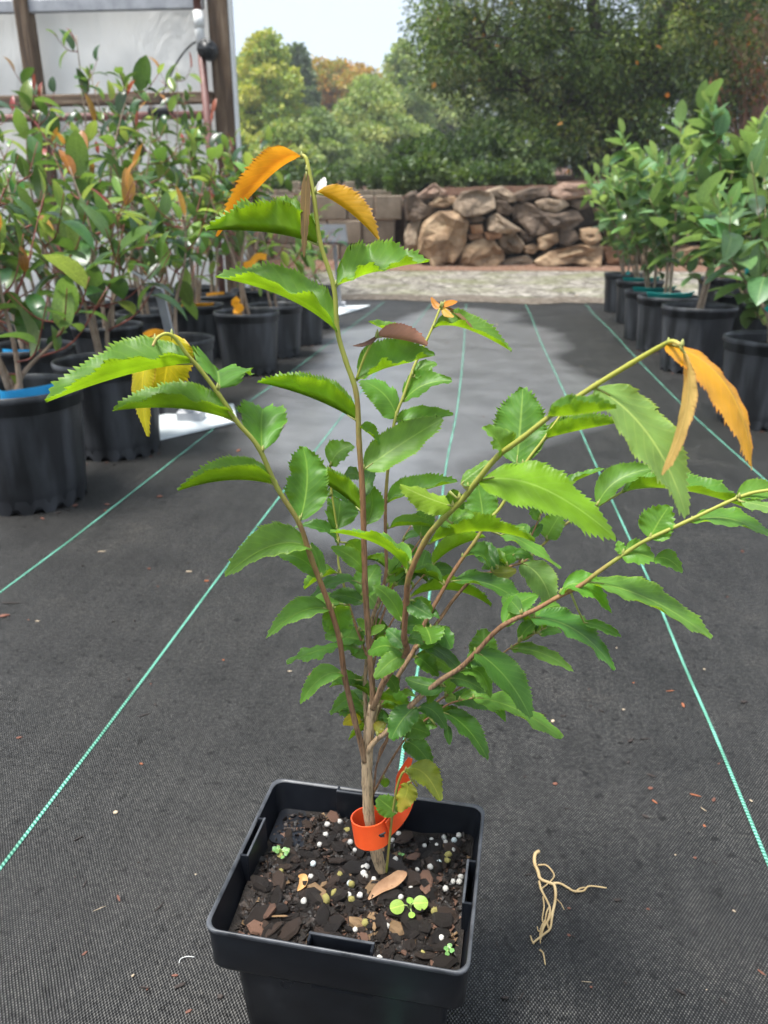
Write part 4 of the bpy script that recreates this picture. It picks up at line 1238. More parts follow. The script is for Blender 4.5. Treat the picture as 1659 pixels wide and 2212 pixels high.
# ------------------------------------------------------------------ plant bands and tags in the pots
def plastic(name, c, rough=.4):
    return pmat(name, tuple(x * .85 for x in c), tuple(min(1, x * 1.08) for x in c), 30, rough)
M_BLUE = plastic('bright blue plastic band', (.03, .36, .72))
M_TEAL = plastic('teal plastic band', (.01, .40, .36))
M_YEL = plastic('orange yellow plastic band', (.85, .36, .01))
def band(label, pot, pts, w, mat, grp, name='plant_band', upv=(0, 0, 1)):
    """a thin plastic strip through pts, given in the pot's own frame (metres)"""
    P = [Vector(q) for q in crs(pts, 5)]
    v = []; f = []
    U = Vector(upv).normalized()
    n = len(P); th = .0006
    for i, p in enumerate(P):
        t = (P[min(i + 1, n - 1)] - P[max(i - 1, 0)]).normalized(); nn = t.cross(U).normalized(); u2 = nn.cross(t).normalized()
        for a, b_ in ((-1, -1), (1, -1), (1, 1), (-1, 1)): v.append(p + u2 * a * w / 2 + nn * b_ * th)
    for i in range(n - 1):
        for k in range(4): f.append((i * 4 + k, i * 4 + (k + 1) % 4, i * 4 + 4 + (k + 1) % 4, i * 4 + 4 + k))
    f += [(3, 2, 1, 0), (n * 4 - 4, n * 4 - 3, n * 4 - 2, n * 4 - 1)]
    o = obj(name, mesh(name, v, f, mat, False), None, pot)
    return tag(o, label, 'plant tag', grp)
TG = 'coloured plastic bands in the nursery pots'
def inpot(sd, z=.19): 
    o = POTS[sd]; return o.location + Vector((0, 0, z * o.scale[0]))
band('bright blue plastic band inside the nearest left pot', inpot(1, .19), [(-.025, -.01, 0), (-.005, -.035, .002), (.02, -.03, .004), (.06, .0, .006), (.10, .035, .012)], .022, M_BLUE, TG)
band('blue plastic band in the dusty second pot', inpot(2, .188), [(-.04, -.05, 0), (0, -.06, .006), (.06, -.03, .006), (.08, .01, .004)], .02, M_BLUE, TG)
band('blue plastic band in the pot behind the blue-banded pot', inpot(10, .188), [(-.05, -.04, .004), (-.02, -.06, .006), (.03, -.05, .004)], .02, M_BLUE, TG)
band('orange plastic band lying on the soil of its pot', inpot(5, .192), [(-.06, -.03, 0), (-.02, -.04, .006), (.03, -.03, .008), (.07, .01, .006)], .022, M_YEL, TG, upv=(0, -.6, .8))
band('folded yellow tag at the foot of the single trunk', inpot(6, .185), [(-.015, -.02, .0), (-.035, -.03, .02), (-.012, -.03, .035), (-.036, -.03, .05), (-.02, -.03, .068)], .022, M_YEL, TG, upv=(.3, 0, .9))
band('yellow tag tied to the single trunk halfway up', inpot(6, .36), [(.0, -.01, -.01), (.03, -.02, .0), (.055, -.02, .022), (.085, -.02, .02)], .022, M_YEL, TG)
band('small orange tag among the leaves above the pot behind the sign base', inpot(3, .22), [(-.06, -.08, 0), (-.03, -.09, .012), (.0, -.08, .006)], .018, M_YEL, TG)
band('small orange tag at the pot right behind the orange-banded pot', inpot(13, .205), [(-.02, -.04, 0), (.02, -.05, .006), (.06, -.04, .008)], .012, M_YEL, TG)
for sd, lb in ((31, 'teal tag sticking up in the farthest right pot'), (32, 'teal band on the soil of the second farthest right pot'), (33, 'teal band across the third farthest right pot'), (34, 'teal band across the fourth right pot'), (35, 'small teal tag at the foot of the straight pale trunk')):
    if sd == 31: band(lb, inpot(31, .20), [(-.05, -.06, -.006), (-.02, -.07, .012), (.0, -.07, .035)], .02, M_TEAL, TG)
    elif sd == 35: band(lb, inpot(35, .197), [(-.04, -.03, 0), (-.01, -.045, .002), (.02, -.04, .0)], .016, M_TEAL, TG, upv=(0, -.7, .7))
    else: band(lb, inpot(sd, .226), [(-.098, -.03, .004), (-.04, -.085, .006), (.03, -.09, .008), (.09, -.03, .008)], .030, M_TEAL, TG, upv=(0, -.75, .65))
band('teal tag hanging from the nearest right evergreen', inpot(36, .30), [(-.05, -.03, -.01), (-.03, -.04, .02), (-.045, -.035, .045)], .03, M_TEAL, TG, upv=(1, 0, .3))
band('teal tag on the evergreen behind the straight-trunk one', inpot(37, .30), [(-.03, -.03, -.01), (-.02, -.04, .02), (-.03, -.035, .04)], .025, M_TEAL, TG, upv=(1, 0, .3))
band('teal tag on the evergreen cut by the right edge', inpot(38, .36), [(-.05, -.03, -.01), (-.03, -.04, .02), (-.045, -.035, .045)], .025, M_TEAL, TG, upv=(1, 0, .3))

# ------------------------------------------------------------------ sign stands
M_WHITEBD = pmat('white base plate', (.62, .66, .66), (.76, .80, .80), 6, .4, .1)
M_SLATE = pmat('dark sign panel', (.035, .040, .045), (.06, .066, .072), 10, .35)
def plate(a, b_, c, d, th):                 # slab from four ground corners
    v = [tuple(q) for q in (a, b_, c, d)]; n = [(x, y, z + th) for x, y, z in v]
    return v + n, [(3, 2, 1, 0), (4, 5, 6, 7), (0, 1, 5, 4), (1, 2, 6, 5), (2, 3, 7, 6), (3, 0, 4, 7)]
def sign(label, base_px, post, panel, basec):
    p0 = G(*base_px)
    t = thing('plant_sign', label, 'sign', p0, 0, 'plant signs along the left row')
    mb = MB(); q = [G(*c) - p0 + Vector((0, 0, .003)) for c in basec]; v, f = plate(*q, .006); mb.add(v, f)
    obj('base_plate', mb.me('base_plate', M_WHITEBD), t)
    (x0, y0), (x1, y1), Yt = post
    a = G(x0, y0) - p0; b_ = PY(x1, y1, Yt) - p0
    mb = MB(); M = Matrix.Rotation(0, 3, 'Z'); ax = (b_ - a).normalized(); s = ax.cross(Vector((0, 1, 0))).normalized(); w = s.cross(ax)
    M = Matrix((s, w, ax)).transposed()
    mb.box((a + b_) / 2, (.022, .012, (b_ - a).length), M=M, bev=.002)
    obj('post', mb.me('post', M_GALV), t)
    mb = MB(); mb.box(a + Vector((0, 0, .02)), (.07, .05, .03), bev=.004)
    obj('foot_bracket', mb.me('foot_bracket', M_GALV), t)
    (cx, cy), Yc, (pw, ph), tilt, rz = panel
    c = PY(cx, cy, Yc) - p0
    M = Matrix.Rotation(rz or 0, 3, 'Z') @ Matrix.Rotation(tilt, 3, 'X')
    if rz is None:                           # turned edge-on to the aisle
        y_ = ray(cx, cy).normalized(); x_ = (RT * .86 - UP * .5); x_ = (x_ - y_ * x_.dot(y_)).normalized(); M = Matrix((x_, y_, x_.cross(y_))).transposed()
    mb = MB(); mb.box((0, 0, 0), (pw, ph, .006), bev=.001)
    o = obj('panel', mb.me('panel', M_SLATE if rz is not None else M_GALV), t, c); o.rotation_euler = M.to_euler()
    mb = MB(); mb.box((0, 0, .0045), (pw * .94, ph * .9, .002)); 
    obj('panel_face', mb.me('panel_face', M_SLATE), o)
    return t
sign('grey sign stand on a wide white plate beside the dusty pots', (415, 912), ((414, 912), (343, 625), 1.93), ((318, 606), 1.9, (.075, .11), 0, None),
     [(300, 965), (512, 915), (505, 878), (330, 905)])
sign('dark sign on a grey post at the far end of the left row', (735, 668), ((735, 664), (722, 525), 4.75), ((712, 505), 4.72, (.20, .16), R(38), R(8)),
     [(705, 690), (770, 672), (800, 662), (735, 664)])
# ------------------------------------------------------------------ the square pot with the young tea-like plant
ZR = .148                                    # rim height
corn = [G(598, 1680, ZR), G(1043, 1743, ZR), G(1008, 2100, ZR), G(441, 2008, ZR)]
PC = sum(corn, Vector()) / 4
ux = ((corn[1] - corn[0]) + (corn[2] - corn[3])).normalized()
uy = Vector((-ux.y, ux.x, 0))
HW = ((corn[1] - corn[0]).length + (corn[2] - corn[3]).length) / 4
HW *= 1.012
HD = ((corn[0] - corn[3]).length + (corn[1] - corn[2]).length) / 4
PZ = math.atan2(ux.y, ux.x)
def pot_black(name):
    m, N, L, B = nmat(name)
    tc = N.new('ShaderNodeTexCoord')
    n = N.new('ShaderNodeTexNoise'); n.inputs['Scale'].default_value = 40; n.inputs['Detail'].default_value = 8; L.new(tc.outputs['Object'], n.inputs['Vector'])
    n2 = N.new('ShaderNodeTexNoise'); n2.inputs['Scale'].default_value = 12; n2.inputs['Detail'].default_value = 5; L.new(tc.outputs['Object'], n2.inputs['Vector'])
    c = ramp(N, L, n.outputs['Fac'], [(.35, (.005, .006, .009)), (.62, (.010, .012, .016)), (.80, (.040, .043, .048))])
    L.new(c, B.inputs['Base Color']); B.inputs['Specular IOR Level'].default_value = .32
    r = N.new('ShaderNodeMapRange'); r.inputs['From Min'].default_value = .3; r.inputs['From Max'].default_value = .7
    r.inputs['To Min'].default_value = .26; r.inputs['To Max'].default_value = .46; L.new(n2.outputs['Fac'], r.inputs['Value']); L.new(r.outputs[0], B.inputs['Roughness'])
    b = N.new('ShaderNodeBump'); b.inputs['Strength'].default_value = .12; b.inputs['Distance'].default_value = .0008
    L.new(n.outputs['Fac'], b.inputs['Height']); L.new(b.outputs[0], B.inputs['Normal'])
    return m
M_SQ = pot_black('smooth black square pot plastic')
M_SQE = pmat('scuffed pot edge', (.018, .020, .024), (.085, .09, .10), 60, .42)
pot = thing('square_pot', 'square black plastic pot in the foreground holding the young plant', 'plant pot', (PC.x, PC.y, 0), PZ)
def rrect(hw, hd, r, z, n=5):
    out = []
    for cx, cy, a0 in ((hw - r, hd - r, 0), (-hw + r, hd - r, 90), (-hw + r, -hd + r, 180), (hw - r, -hd + r, 270)):
        for k in range(n + 1):
            a = R(a0 + 90 * k / n); out.append((cx + r * math.cos(a), cy + r * math.sin(a), z))
    return out
def loft(rings, close=None):
    n = len(rings[0]); v = [p for r_ in rings for p in r_]; f = []
    for i in range(len(rings) - 1):
        for k in range(n):
            j = (k + 1) % n; f.append((i * n + k, i * n + j, (i + 1) * n + j, (i + 1) * n + k))
    return v, f
tp = lambda z: 1 - (.148 - z) * .55 / .148 * .20      # taper of the body
def body_ring(z, ins=0.0, r=.0075): return rrect(HW * tp(z) - ins, HD * tp(z) - ins, r, z)
mb = MB()
v, f = loft([body_ring(.004, .013, .009), body_ring(.008, .0085), body_ring(.106, .0085), body_ring(.110, .0078), body_ring(.1145, .0010), body_ring(.116, .0002)])
mb.add(v, f)
v, f = loft([body_ring(.004, .013, .009), [(0, 0, .0045)] * 24]); mb.add(v, f)
obj('pot_wall', mb.me('pot_wall', M_SQ, True), pot)
mb = MB()
v, f = loft([body_ring(.1162, .0002), body_ring(.1185, -.0008), body_ring(.1445, .0000)]); mb.add(v, f)
obj('rim_band', mb.me('rim_band', M_SQ, True), pot)
mb = MB()
v, f = loft([body_ring(.1447, -.0002), body_ring(.1470, -.0009), body_ring(.1482, -.0006), body_ring(.1484, .0004), body_ring(.1470, .0014)]); mb.add(v, f)
obj('rim_lip', mb.me('rim_lip', M_SQE, True), pot)
mb = MB()
v, f = loft([body_ring(.1469, .0015), body_ring(.130, .0026), body_ring(.112, .0075)]); mb.add(v, f)
obj('inner_wall', mb.me('inner_wall', M_SQ, True), pot)
# slots for linking pots, one on each side: a raised double wall with a gap
def slot(side, c, ln):
    mb = MB(); mt = [M_SQ, M_SQE]
    def B_(off, z0, z1, l, t, mi):
        if side in (0, 2):
            s = -1 if side == 0 else 1; mb.box((c, s * (HD - off), (z0 + z1) / 2), (l, t, z1 - z0), bev=.0003, mi=mi)
        else:
            s = 1 if side == 1 else -1; mb.box((s * (HW - off), c, (z0 + z1) / 2), (t, l, z1 - z0), bev=.0003, mi=mi)
    B_(.0068, .118, .1500, ln, .0014, 0)
    B_(.0068, .1501, .1508, ln, .0015, 1)
    for e in (-1, 1):
        cc = c
        if side in (0, 2):
            s = -1 if side == 0 else 1; mb.box((c + e * (ln / 2 - .0008), s * (HD - .004), .134), (.0016, .0046, .0325), bev=.0003)
        else:
            s = 1 if side == 1 else -1; mb.box((s * (HW - .004), c + e * (ln / 2 - .0008), .134), (.0046, .0016, .0325), bev=.0003)
    B_(.0045, .112, .1195, ln * .96, .004, 0)
    obj('link_slot', mb.me('link_slot', mt), pot)
slot(0, .004, .038); slot(2, -.004, .048); slot(1, -.004, .034); slot(3, .006, .034)
# moulded corner ledge inside, back left
mb = MB()
v, f = loft([[(x * .30 - HW * .62, y * .26 + HD * .66, z) for x, y, z in rrect(HW, HD, .02, zz)] for zz in (.10, .1255, .1268)]); mb.add(v, f)
n = 24; mb.add([(x * .30 - HW * .62, y * .26 + HD * .66, z) for x, y, z in rrect(HW, HD, .02, .1268)], [tuple(range(n))])
obj('corner_ledge', mb.me('corner_ledge', M_SQ, True), pot)

# ------------------------------------------------------------------ potting mix
SZ = .1270
def soil_h(x, y):
    w = G_inv(x, y)
    return SZ + .0035 * mnoise.noise(Vector((x * 22, y * 22, 1))) + .0022 * mnoise.noise(Vector((x * 60, y * 60, 5))) + w
def G_inv(x, y):
    q = Vector((x - PC.x, y - PC.y, 0)); a, b_ = q.dot(ux) / HW, q.dot(uy) / HD
    return .004 * a * 0 - .002 * max(0, b_) + .003 * max(0, 1 - a * a - b_ * b_)
M_FINE = pmat('damp dark potting mix', (.006, .0045, .0035), (.022, .015, .011), 300, .75, 1.0, 900, dist=.002)
mix = thing('potting_mix', 'dark bark potting mix filling the square pot', 'potting soil', (PC.x, PC.y, SZ), PZ)
v = []; f = []; ns = 46
for j in range(ns + 1):
    for i in range(ns + 1):
        a, b_ = -1 + 2 * i / ns, -1 + 2 * j / ns
        p = PC + ux * a * (HW - .0055) + uy * b_ * (HD - .0055)
        v.append((a * (HW - .0055), b_ * (HD - .0055), soil_h(p.x, p.y) - SZ))
for j in range(ns):
    for i in range(ns):
        k = j * (ns + 1) + i; f.append((k, k + 1, k + ns + 2, k + ns + 1))
obj('soil_surface', mesh('soil_surface', v, f, M_FINE, True), mix)
BK = [pmat('wet black bark', (.008, .006, .005), (.030, .021, .016), 220, .5, .9, 600, rnd=.4, dist=.001),
      pmat('brown bark', (.022, .014, .010), (.065, .040, .027), 200, .6, .9, 500, rnd=.35, dist=.001),
      pmat('reddish bark', (.095, .045, .028), (.21, .115, .075), 160, .65, .7, 400, rnd=.25, dist=.001),
      pmat('tan wood chip', (.16, .095, .045), (.30, .19, .095), 160, .6, .6, 400, rnd=.2, stretch=(1, 5, 1), dist=.001)]
def chip_mesh(k, mat):
    rr = random.Random(k * 13 + 1)
    n = rr.choice((5, 6, 7)); v = []; f = []
    asp = rr.uniform(.35, .8)
    R_ = [rr.uniform(.75, 1.1) for _ in range(n)]
    for (s, z) in ((.82, -.16), (1.0, .0), (.78, .15)):
        for i in range(n):
            a = 6.283 * i / n
            v.append((math.cos(a) * R_[i] * s * .5, math.sin(a) * R_[i] * s * asp * .5, z * rr.uniform(.6, 1.3)))
    for r_ in range(2):
        for i in range(n):
            j = (i + 1) % n; f.append((r_ * n + i, r_ * n + j, (r_ + 1) * n + j, (r_ + 1) * n + i))
    f += [tuple(range(n - 1, -1, -1)), tuple(range(2 * n, 3 * n))]
    return mesh('bark_chip', v, f, mat)
CH = [[chip_mesh(i * 7 + j, m) for j in range(6)] for i, m in enumerate(BK)]
rr = random.Random(21)
for k in range(290):
    a, b_ = rr.uniform(-.955, .955), rr.uniform(-.955, .955)
    s = rr.choice((.006, .009, .011, .014, .019)) * rr.uniform(.85, 1.25)
    mi = rr.choices((0, 1, 2, 3), (76, 17, 3, 3))[0]
    p = PC + ux * a * (HW - .012) + uy * b_ * (HD - .012)
    obj('bark_chip', rr.choice(CH[mi]), mix, (a * (HW - .012), b_ * (HD - .012), soil_h(p.x, p.y) - SZ + s * .05), (rr.gauss(0, .28), rr.gauss(0, .28), rr.uniform(0, 6.28)), (s, s, s * rr.uniform(.45, .8)))
# fines, joined
fv = []; ff = []; fm = []
for k in range(2600):
    a, b_ = rr.uniform(-.97, .97), rr.uniform(-.97, .97); s = rr.uniform(.0016, .0048)
    p = PC + ux * a * (HW - .008) + uy * b_ * (HD - .008)
    c = Vector((a * (HW - .008), b_ * (HD - .008), soil_h(p.x, p.y) - SZ + s * .1))
    d1 = Vector((rr.gauss(0, 1), rr.gauss(0, 1), rr.gauss(0, .45))).normalized() * s; d2 = d1.cross(Vector((rr.gauss(0, .3), rr.gauss(0, .3), 1))).normalized() * s * rr.uniform(.25, .6)
    up_ = d1.cross(d2).normalized() * s * .25; n = len(fv)
    fv += [c - d1 - d2 * .6, c + d1 * .8 - d2, c + d1 + d2 * .7, c - d1 * .9 + d2, c + up_]
    ff += [(n, n + 1, n + 4), (n + 1, n + 2, n + 4), (n + 2, n + 3, n + 4), (n + 3, n, n + 4)]
    fm += [rr.choices((0, 1, 2, 3), (55, 34, 8, 3))[0]] * 4
fo_ = obj('bark_fines', mesh('bark_fines', fv, ff, BK, False, fm), mix); fo_['kind'] = 'stuff'

def Z1(zx, zy): return (387.2 + zx / 2.142, 1549 + zy / 2.142)
def onsoil(zx, zy, dz=0.0):
    p = G(*Z1(zx, zy), SZ)
    for _ in range(2): p = G(*Z1(zx, zy), soil_h(p.x, p.y) + .001)
    return p + Vector((0, 0, dz))
def blob(name, mat, k, rough=.12):
    rr_ = random.Random(k); v = []; f = []; nu, nv = 10, 7
    for j in range(nv + 1):
        th = math.pi * j / nv
        for i in range(nu):
            a = 6.283 * i / nu; q = Vector((math.sin(th) * math.cos(a), math.sin(th) * math.sin(a), math.cos(th)))
            q *= 1 + rough * mnoise.noise(q * 2.2 + Vector((k * 3.1, 0, 0))) * 2
            v.append(q)
    for j in range(nv):
        for i in range(nu):
            i2 = (i + 1) % nu; f.append((j * nu + i, (j + 1) * nu + i, (j + 1) * nu + i2, j * nu + i2))
    return mesh(name, v, f, mat, True)
M_PRILL = pmat('white fertiliser coating', (.46, .43, .37), (.72, .71, .67), 420, .55, .5, 900, rnd=.14, dist=.0006)
M_PRILLB = pmat('pale bluish fertiliser coating', (.48, .56, .56), (.64, .70, .69), 400, .45, .2, 900, dist=.0005)
M_CRUMB = pmat('yellow-green mossy crumb', (.26, .24, .03), (.52, .46, .14), 260, .85, .9, 600, c3=(.62, .52, .26), dist=.001)
PR = [blob('fertilizer_prill', M_PRILL, k, .11) for k in range(4)]
PRB = [blob('fertilizer_prill', M_PRILLB, k + 9, .05) for k in range(2)]
CRB = [blob('mossy_crumb', M_CRUMB, k + 20, .22) for k in range(3)]
prills = [(686, 503), (678, 551), (650, 595), (742, 490), (792, 585), (813, 620), (610, 745), (577, 858), (901, 756), (862, 742), (868, 697), (850, 700), (853, 728), (985, 575), (1000, 665), (1015, 548), (962, 555),
          (985, 598), (1072, 797), (1102, 710), (1162, 700), (1232, 800), (1267, 766), (1295, 768), (1265, 622), (1232, 585), (1225, 562), (1190, 598), (1168, 575), (1140, 577), (1135, 600), (1293, 552), (1142, 478),
          (1127, 500), (1232, 476), (1333, 484), (1355, 502), (815, 988), (1212, 1027), (927, 1122), (785, 828), (836, 830), (407, 1083), (960, 972), (1025, 840), (935, 545), (948, 565), (1302, 745)]
rr = random.Random(2)
for q in prills:
    p = onsoil(*q); s = .0019 * rr.uniform(.82, 1.15)
    o = obj('fertilizer_prill', rr.choice(PR), None, p + Vector((0, 0, s * .55)), (rr.random() * 3, rr.random() * 3, 0), (s, s * rr.uniform(.88, 1.1), s * rr.uniform(.85, 1.05)))
    tag(o, 'small round white fertilizer prill on the dark potting mix', 'fertilizer', 'white fertilizer prills')
for q in [(1272, 576), (1219, 507), (1200, 678), (620, 684), (790, 775)]:
    p = onsoil(*q); s = .0019 * rr.uniform(.9, 1.1)
    tag(obj('fertilizer_prill', rr.choice(PRB), None, p + Vector((0, 0, s * .55)), (rr.random() * 3, rr.random() * 3, 0), s), 'pale bluish fertilizer prill on the dark potting mix', 'fertilizer', 'bluish fertilizer prills')
for q in [(742, 735), (716, 818), (680, 848), (797, 850), (797, 780), (780, 527), (1243, 645), (1240, 668), (860, 960), (1180, 905), (1127, 1102), (468, 652), (470, 720), (440, 1080)]:
    p = onsoil(*q); s = .0023 * rr.uniform(.75, 1.35)
    tag(obj('mossy_crumb', rr.choice(CRB), None, p + Vector((0, 0, s * .45)), (rr.random() * 3, rr.random() * 3, rr.random() * 3), (s * 1.1, s * .85, s * .8)), 'rough yellow-green mossy crumb on the potting mix', 'crumb', 'mossy crumbs in the pot')
# notable bark pieces
def slab(label, a, b_, w, th, mat, name='bark_piece', seed=0):
    A, B_ = onsoil(*a, .0022), onsoil(*b_, .0022)
    ax = B_ - A; L_ = ax.length; ax.normalize(); z = Vector((0, 0, 1)); z = (z - ax * z.dot(ax)).normalized(); y = z.cross(ax)
    me = chip_mesh(seed + 50, mat)
    o = obj(name, me, None, (A + B_) / 2, Matrix((ax, y, z)).transposed().to_euler(), (L_, w / .55, th))
    return tag(o, label, 'bark')
slab('large reddish-tan bark piece beside the trunk', (1140, 708), (1140, 838), .0075, .006, BK[2], seed=1)
slab('grey-brown bark piece at the left front of the pot', (385, 1040), (490, 945), .008, .005, BK[1], seed=2)
slab('long tan wood chip at the front right corner of the pot', (1040, 1220), (1225, 1190), .0055, .005, BK[3], seed=3)
slab('squarish dark bark piece in the middle of the soil', (680, 955), (775, 950), .011, .006, BK[0], seed=4)
slab('dark ridged bark piece left of the mossy crumbs', (570, 820), (660, 822), .009, .009, BK[0], seed=5)
slab('brown bark chunk behind the tag right of the trunk', (1005, 600), (1075, 540), .008, .006, BK[1], seed=6)
slab('reddish bark chunk with torn edge left of the orange tag', (700, 440), (725, 510), .0065, .006, BK[2], seed=7)
slab('broad bark flake right of the trunk base', (1050, 670), (1120, 640), .007, .005, BK[2], seed=8)
slab('ridged bark chunk under the orange tag', (675, 680), (780, 670), .007, .007, BK[1], seed=9)
slab('tan sliver of wood left of the seedling', (900, 950), (905, 1010), .0035, .003, BK[3], seed=10)
slab('thin straw coloured chip at the left of the pot', (400, 935), (520, 932), .0022, .002, BK[3], seed=11)
# dead leaf by the trunk, curled sliver
M_DEAD = pmat('dead brown leaf', (.24, .12, .06), (.40, .24, .13), 90, .7, .5, 300, dist=.001)
def strip_leaf(name, label, pts, w, mat, cup=.3):
    P = [onsoil(x, y, dz) for x, y, dz in pts]; P = [Vector(q) for q in crs([tuple(p) for p in P], 6)]
    n = len(P); v = []; f = []
    for i, p in enumerate(P):
        u = i / (n - 1); t = (P[min(i + 1, n - 1)] - P[max(i - 1, 0)]).normalized(); s = t.cross(Vector((0, -.35, 1))).normalized(); ww = w * max(.04, math.sin(math.pi * min(1, u * .96 + .02)) ** .7)
        for k in (-1, -.5, 0, .5, 1): v.append(p + s * k * ww + Vector((0, 0, cup * ww * k * k)))
        if i:
            for k in range(4): f.append(((i - 1) * 5 + k, (i - 1) * 5 + k + 1, i * 5 + k + 1, i * 5 + k))
    return tag(obj(name, mesh(name, v, f, mat, True)), label, 'leaf')
strip_leaf('dead_leaf', 'curled dead brown leaf at the foot of the trunk', [(875, 850, .001), (930, 815, .003), (990, 790, .004), (1030, 760, .005), (1042, 735, .004)], .0042, M_DEAD, .5)
strip_leaf('wood_shaving', 'curled orange-tan shaving on the left of the soil', [(548, 810, .001), (572, 790, .002), (575, 765, .003), (552, 745, .002)], .0028, pmat('orange tan shaving', (.42, .22, .07), (.58, .34, .14), 90, .6), .6)

# seedlings in the pot
LM_SEED = leafmat('bright seedling leaf', (.30, .50, .08), (.30, .45, .10), (.45, .62, .10), .3, .4, .08, False)
LM_OXA = leafmat('clover seedling leaf', (.16, .36, .10), (.2, .36, .12), (.35, .55, .12), .3, .4, .15, False)
M_SSTEM = pmat('pale seedling stem', (.26, .38, .10), (.36, .46, .16), 60, .5)
def round_leaf(mat, notch=0.0, long_=1.0):
    v = [(0, 0, 0)]; uv = [(0, .5)]; f = []; n = 18
    for r_ in (.5, 1):
        for i in range(n):
            a = 6.283 * i / n; q = .5 * r_ * (1 - notch * max(0, math.cos(a)) ** 10)
            v.append(((.5 + q * math.cos(a)) * long_, q * math.sin(a) * .92, .04 * math.sin(a * 2) * r_)); uv.append((.5 + q * math.cos(a), .5 + q * math.sin(a)))
    v[0] = (.5 * long_, 0, -.02); uv[0] = (.5, .5)
    for i in range(n):
        j = (i + 1) % n; f.append((0, 1 + i, 1 + j)); f.append((1 + i, 1 + n + i, 1 + n + j, 1 + j))
    me = mesh('leaf', v, f, mat, True); ul = me.uv_layers.new(name='UVMap')
    li = np.zeros(len(me.loops), dtype=np.int32); me.loops.foreach_get('vertex_index', li)
    ul.data.foreach_set('uv', np.array(uv, dtype=np.float32)[li].reshape(-1)); return me
RL_S, RL_O = round_leaf(LM_SEED), round_leaf(LM_OXA, .35)
def seedling(label, at, leaves, hgt, me):
    b_ = onsoil(*at); t = thing('seedling', label, 'seedling', b_, 0, 'seedlings in the pot')
    for (zx, zy, s) in leaves:
        c = G(*Z1(zx, zy), b_.z + hgt) - b_
        d = Vector((c.x, c.y, 0)); d = d.normalized() if d.length > 1e-5 else Vector((1, 0, 0))
        root = c - d * s * .5
        mb = MB(); mb.tube([(0, 0, -.001), root * .5 + Vector((0, 0, hgt * .3)), root], .00035, 5)
        obj('stalk', mb.me('stalk', M_SSTEM, True), t)
        z = Vector((0, -.55, .85)); z = (z - d * z.dot(d)).normalized(); y = z.cross(d)
        obj('leaf', me, t, root, Matrix((d, y, z)).transposed().to_euler(), s)
seedling('bright green seedling with round leaves near the trunk', (1068, 895), [(1008, 878, .0092), (1117, 860, .0092), (1068, 848, .0048), (1076, 915, .0045)], .006, RL_S)
seedling('clover-like seedling at the right front of the soil', (1248, 1085), [(1235, 1072, .0032), (1262, 1080, .0032), (1252, 1058, .0032), (1240, 1095, .0030)], .005, RL_O)
seedling('pair of clover seedlings against the left pot wall', (468, 640), [(440, 610, .0036), (452, 622, .0034), (456, 604, .0034), (488, 612, .0034), (502, 616, .0034), (495, 630, .0036), (478, 648, .0030)], .006, RL_O)
seedling('tiny seedling just right of the shoot', (1027, 640), [(1020, 634, .0024), (1035, 636, .0024)], .003, RL_O)
# ------------------------------------------------------------------ the young plant: stems
def stem_material():
    m, N, L, B = nmat('stem from green tip to grey-brown bark')
    at = N.new('ShaderNodeAttribute'); at.attribute_name = 'age'
    sp = N.new('ShaderNodeSeparateColor'); L.new(at.outputs['Color'], sp.inputs[0])
    tc = N.new('ShaderNodeTexCoord')
    mp = N.new('ShaderNodeMapping'); mp.inputs['Scale'].default_value = (900, 900, 120); L.new(tc.outputs['Object'], mp.inputs['Vector'])
    n = N.new('ShaderNodeTexNoise'); n.inputs['Scale'].default_value = 1; n.inputs['Detail'].default_value = 6; L.new(mp.outputs[0], n.inputs['Vector'])
    n2 = N.new('ShaderNodeTexNoise'); n2.inputs['Scale'].default_value = 90; L.new(tc.outputs['Object'], n2.inputs['Vector'])
    ad = N.new('ShaderNodeMath'); ad.operation = 'MULTIPLY_ADD'; ad.inputs[1].default_value = .16; L.new(n2.outputs['Fac'], ad.inputs[0]); L.new(sp.outputs[0], ad.inputs[2])
    # 0 young shoot .. 1 old trunk
    c = ramp(N, L, ad.outputs[0], [(.06, (.46, .27, .14)), (.16, (.36, .36, .05)), (.50, (.27, .28, .05)), (.60, (.27, .135, .06)), (.72, (.22, .115, .06)), (.88, (.32, .21, .12)), (1.0, (.48, .35, .21))])
    st = ramp(N, L, n.outputs['Fac'], [(.34, (.42, .40, .38)), (.5, (1, 1, 1)), (.7, (1.25, 1.2, 1.15))])
    mx = N.new('ShaderNodeMix'); mx.data_type = 'RGBA'; mx.blend_type = 'MULTIPLY'
    f_ = N.new('ShaderNodeMapRange'); f_.inputs['From Min'].default_value = .35; f_.inputs['From Max'].default_value = .7; L.new(sp.outputs[0], f_.inputs['Value'])
    L.new(f_.outputs[0], mx.inputs['Factor']); L.new(c, mx.inputs['A']); L.new(st, mx.inputs['B'])
    L.new(mx.outputs['Result'], B.inputs['Base Color']); B.inputs['Roughness'].default_value = .6
    b = N.new('ShaderNodeBump'); b.inputs['Distance'].default_value = .0009; L.new(n.outputs['Fac'], b.inputs['Height']); L.new(f_.outputs[0], b.inputs['Strength'])
    L.new(b.outputs[0], B.inputs['Normal'])
    return m
M_STEM = stem_material()
TR = dict(A=(433.7, 309.8, 3.06), B=(309.8, 851.9, 3.06), C=(774.5, 851.9, 3.06), Z=(619.6, 1239.2, 3.06), E=(1006.8, 697., 2.544), F=(77.4, 658.3, 3.06), R=(829.5, 464.7, 2.0), N=(0., 0., 1.), S=(387.2, 1549., 2.142))
def T(k, x, y):
    a, b_, s = TR[k]; return (a + x / s, b_ + y / s)

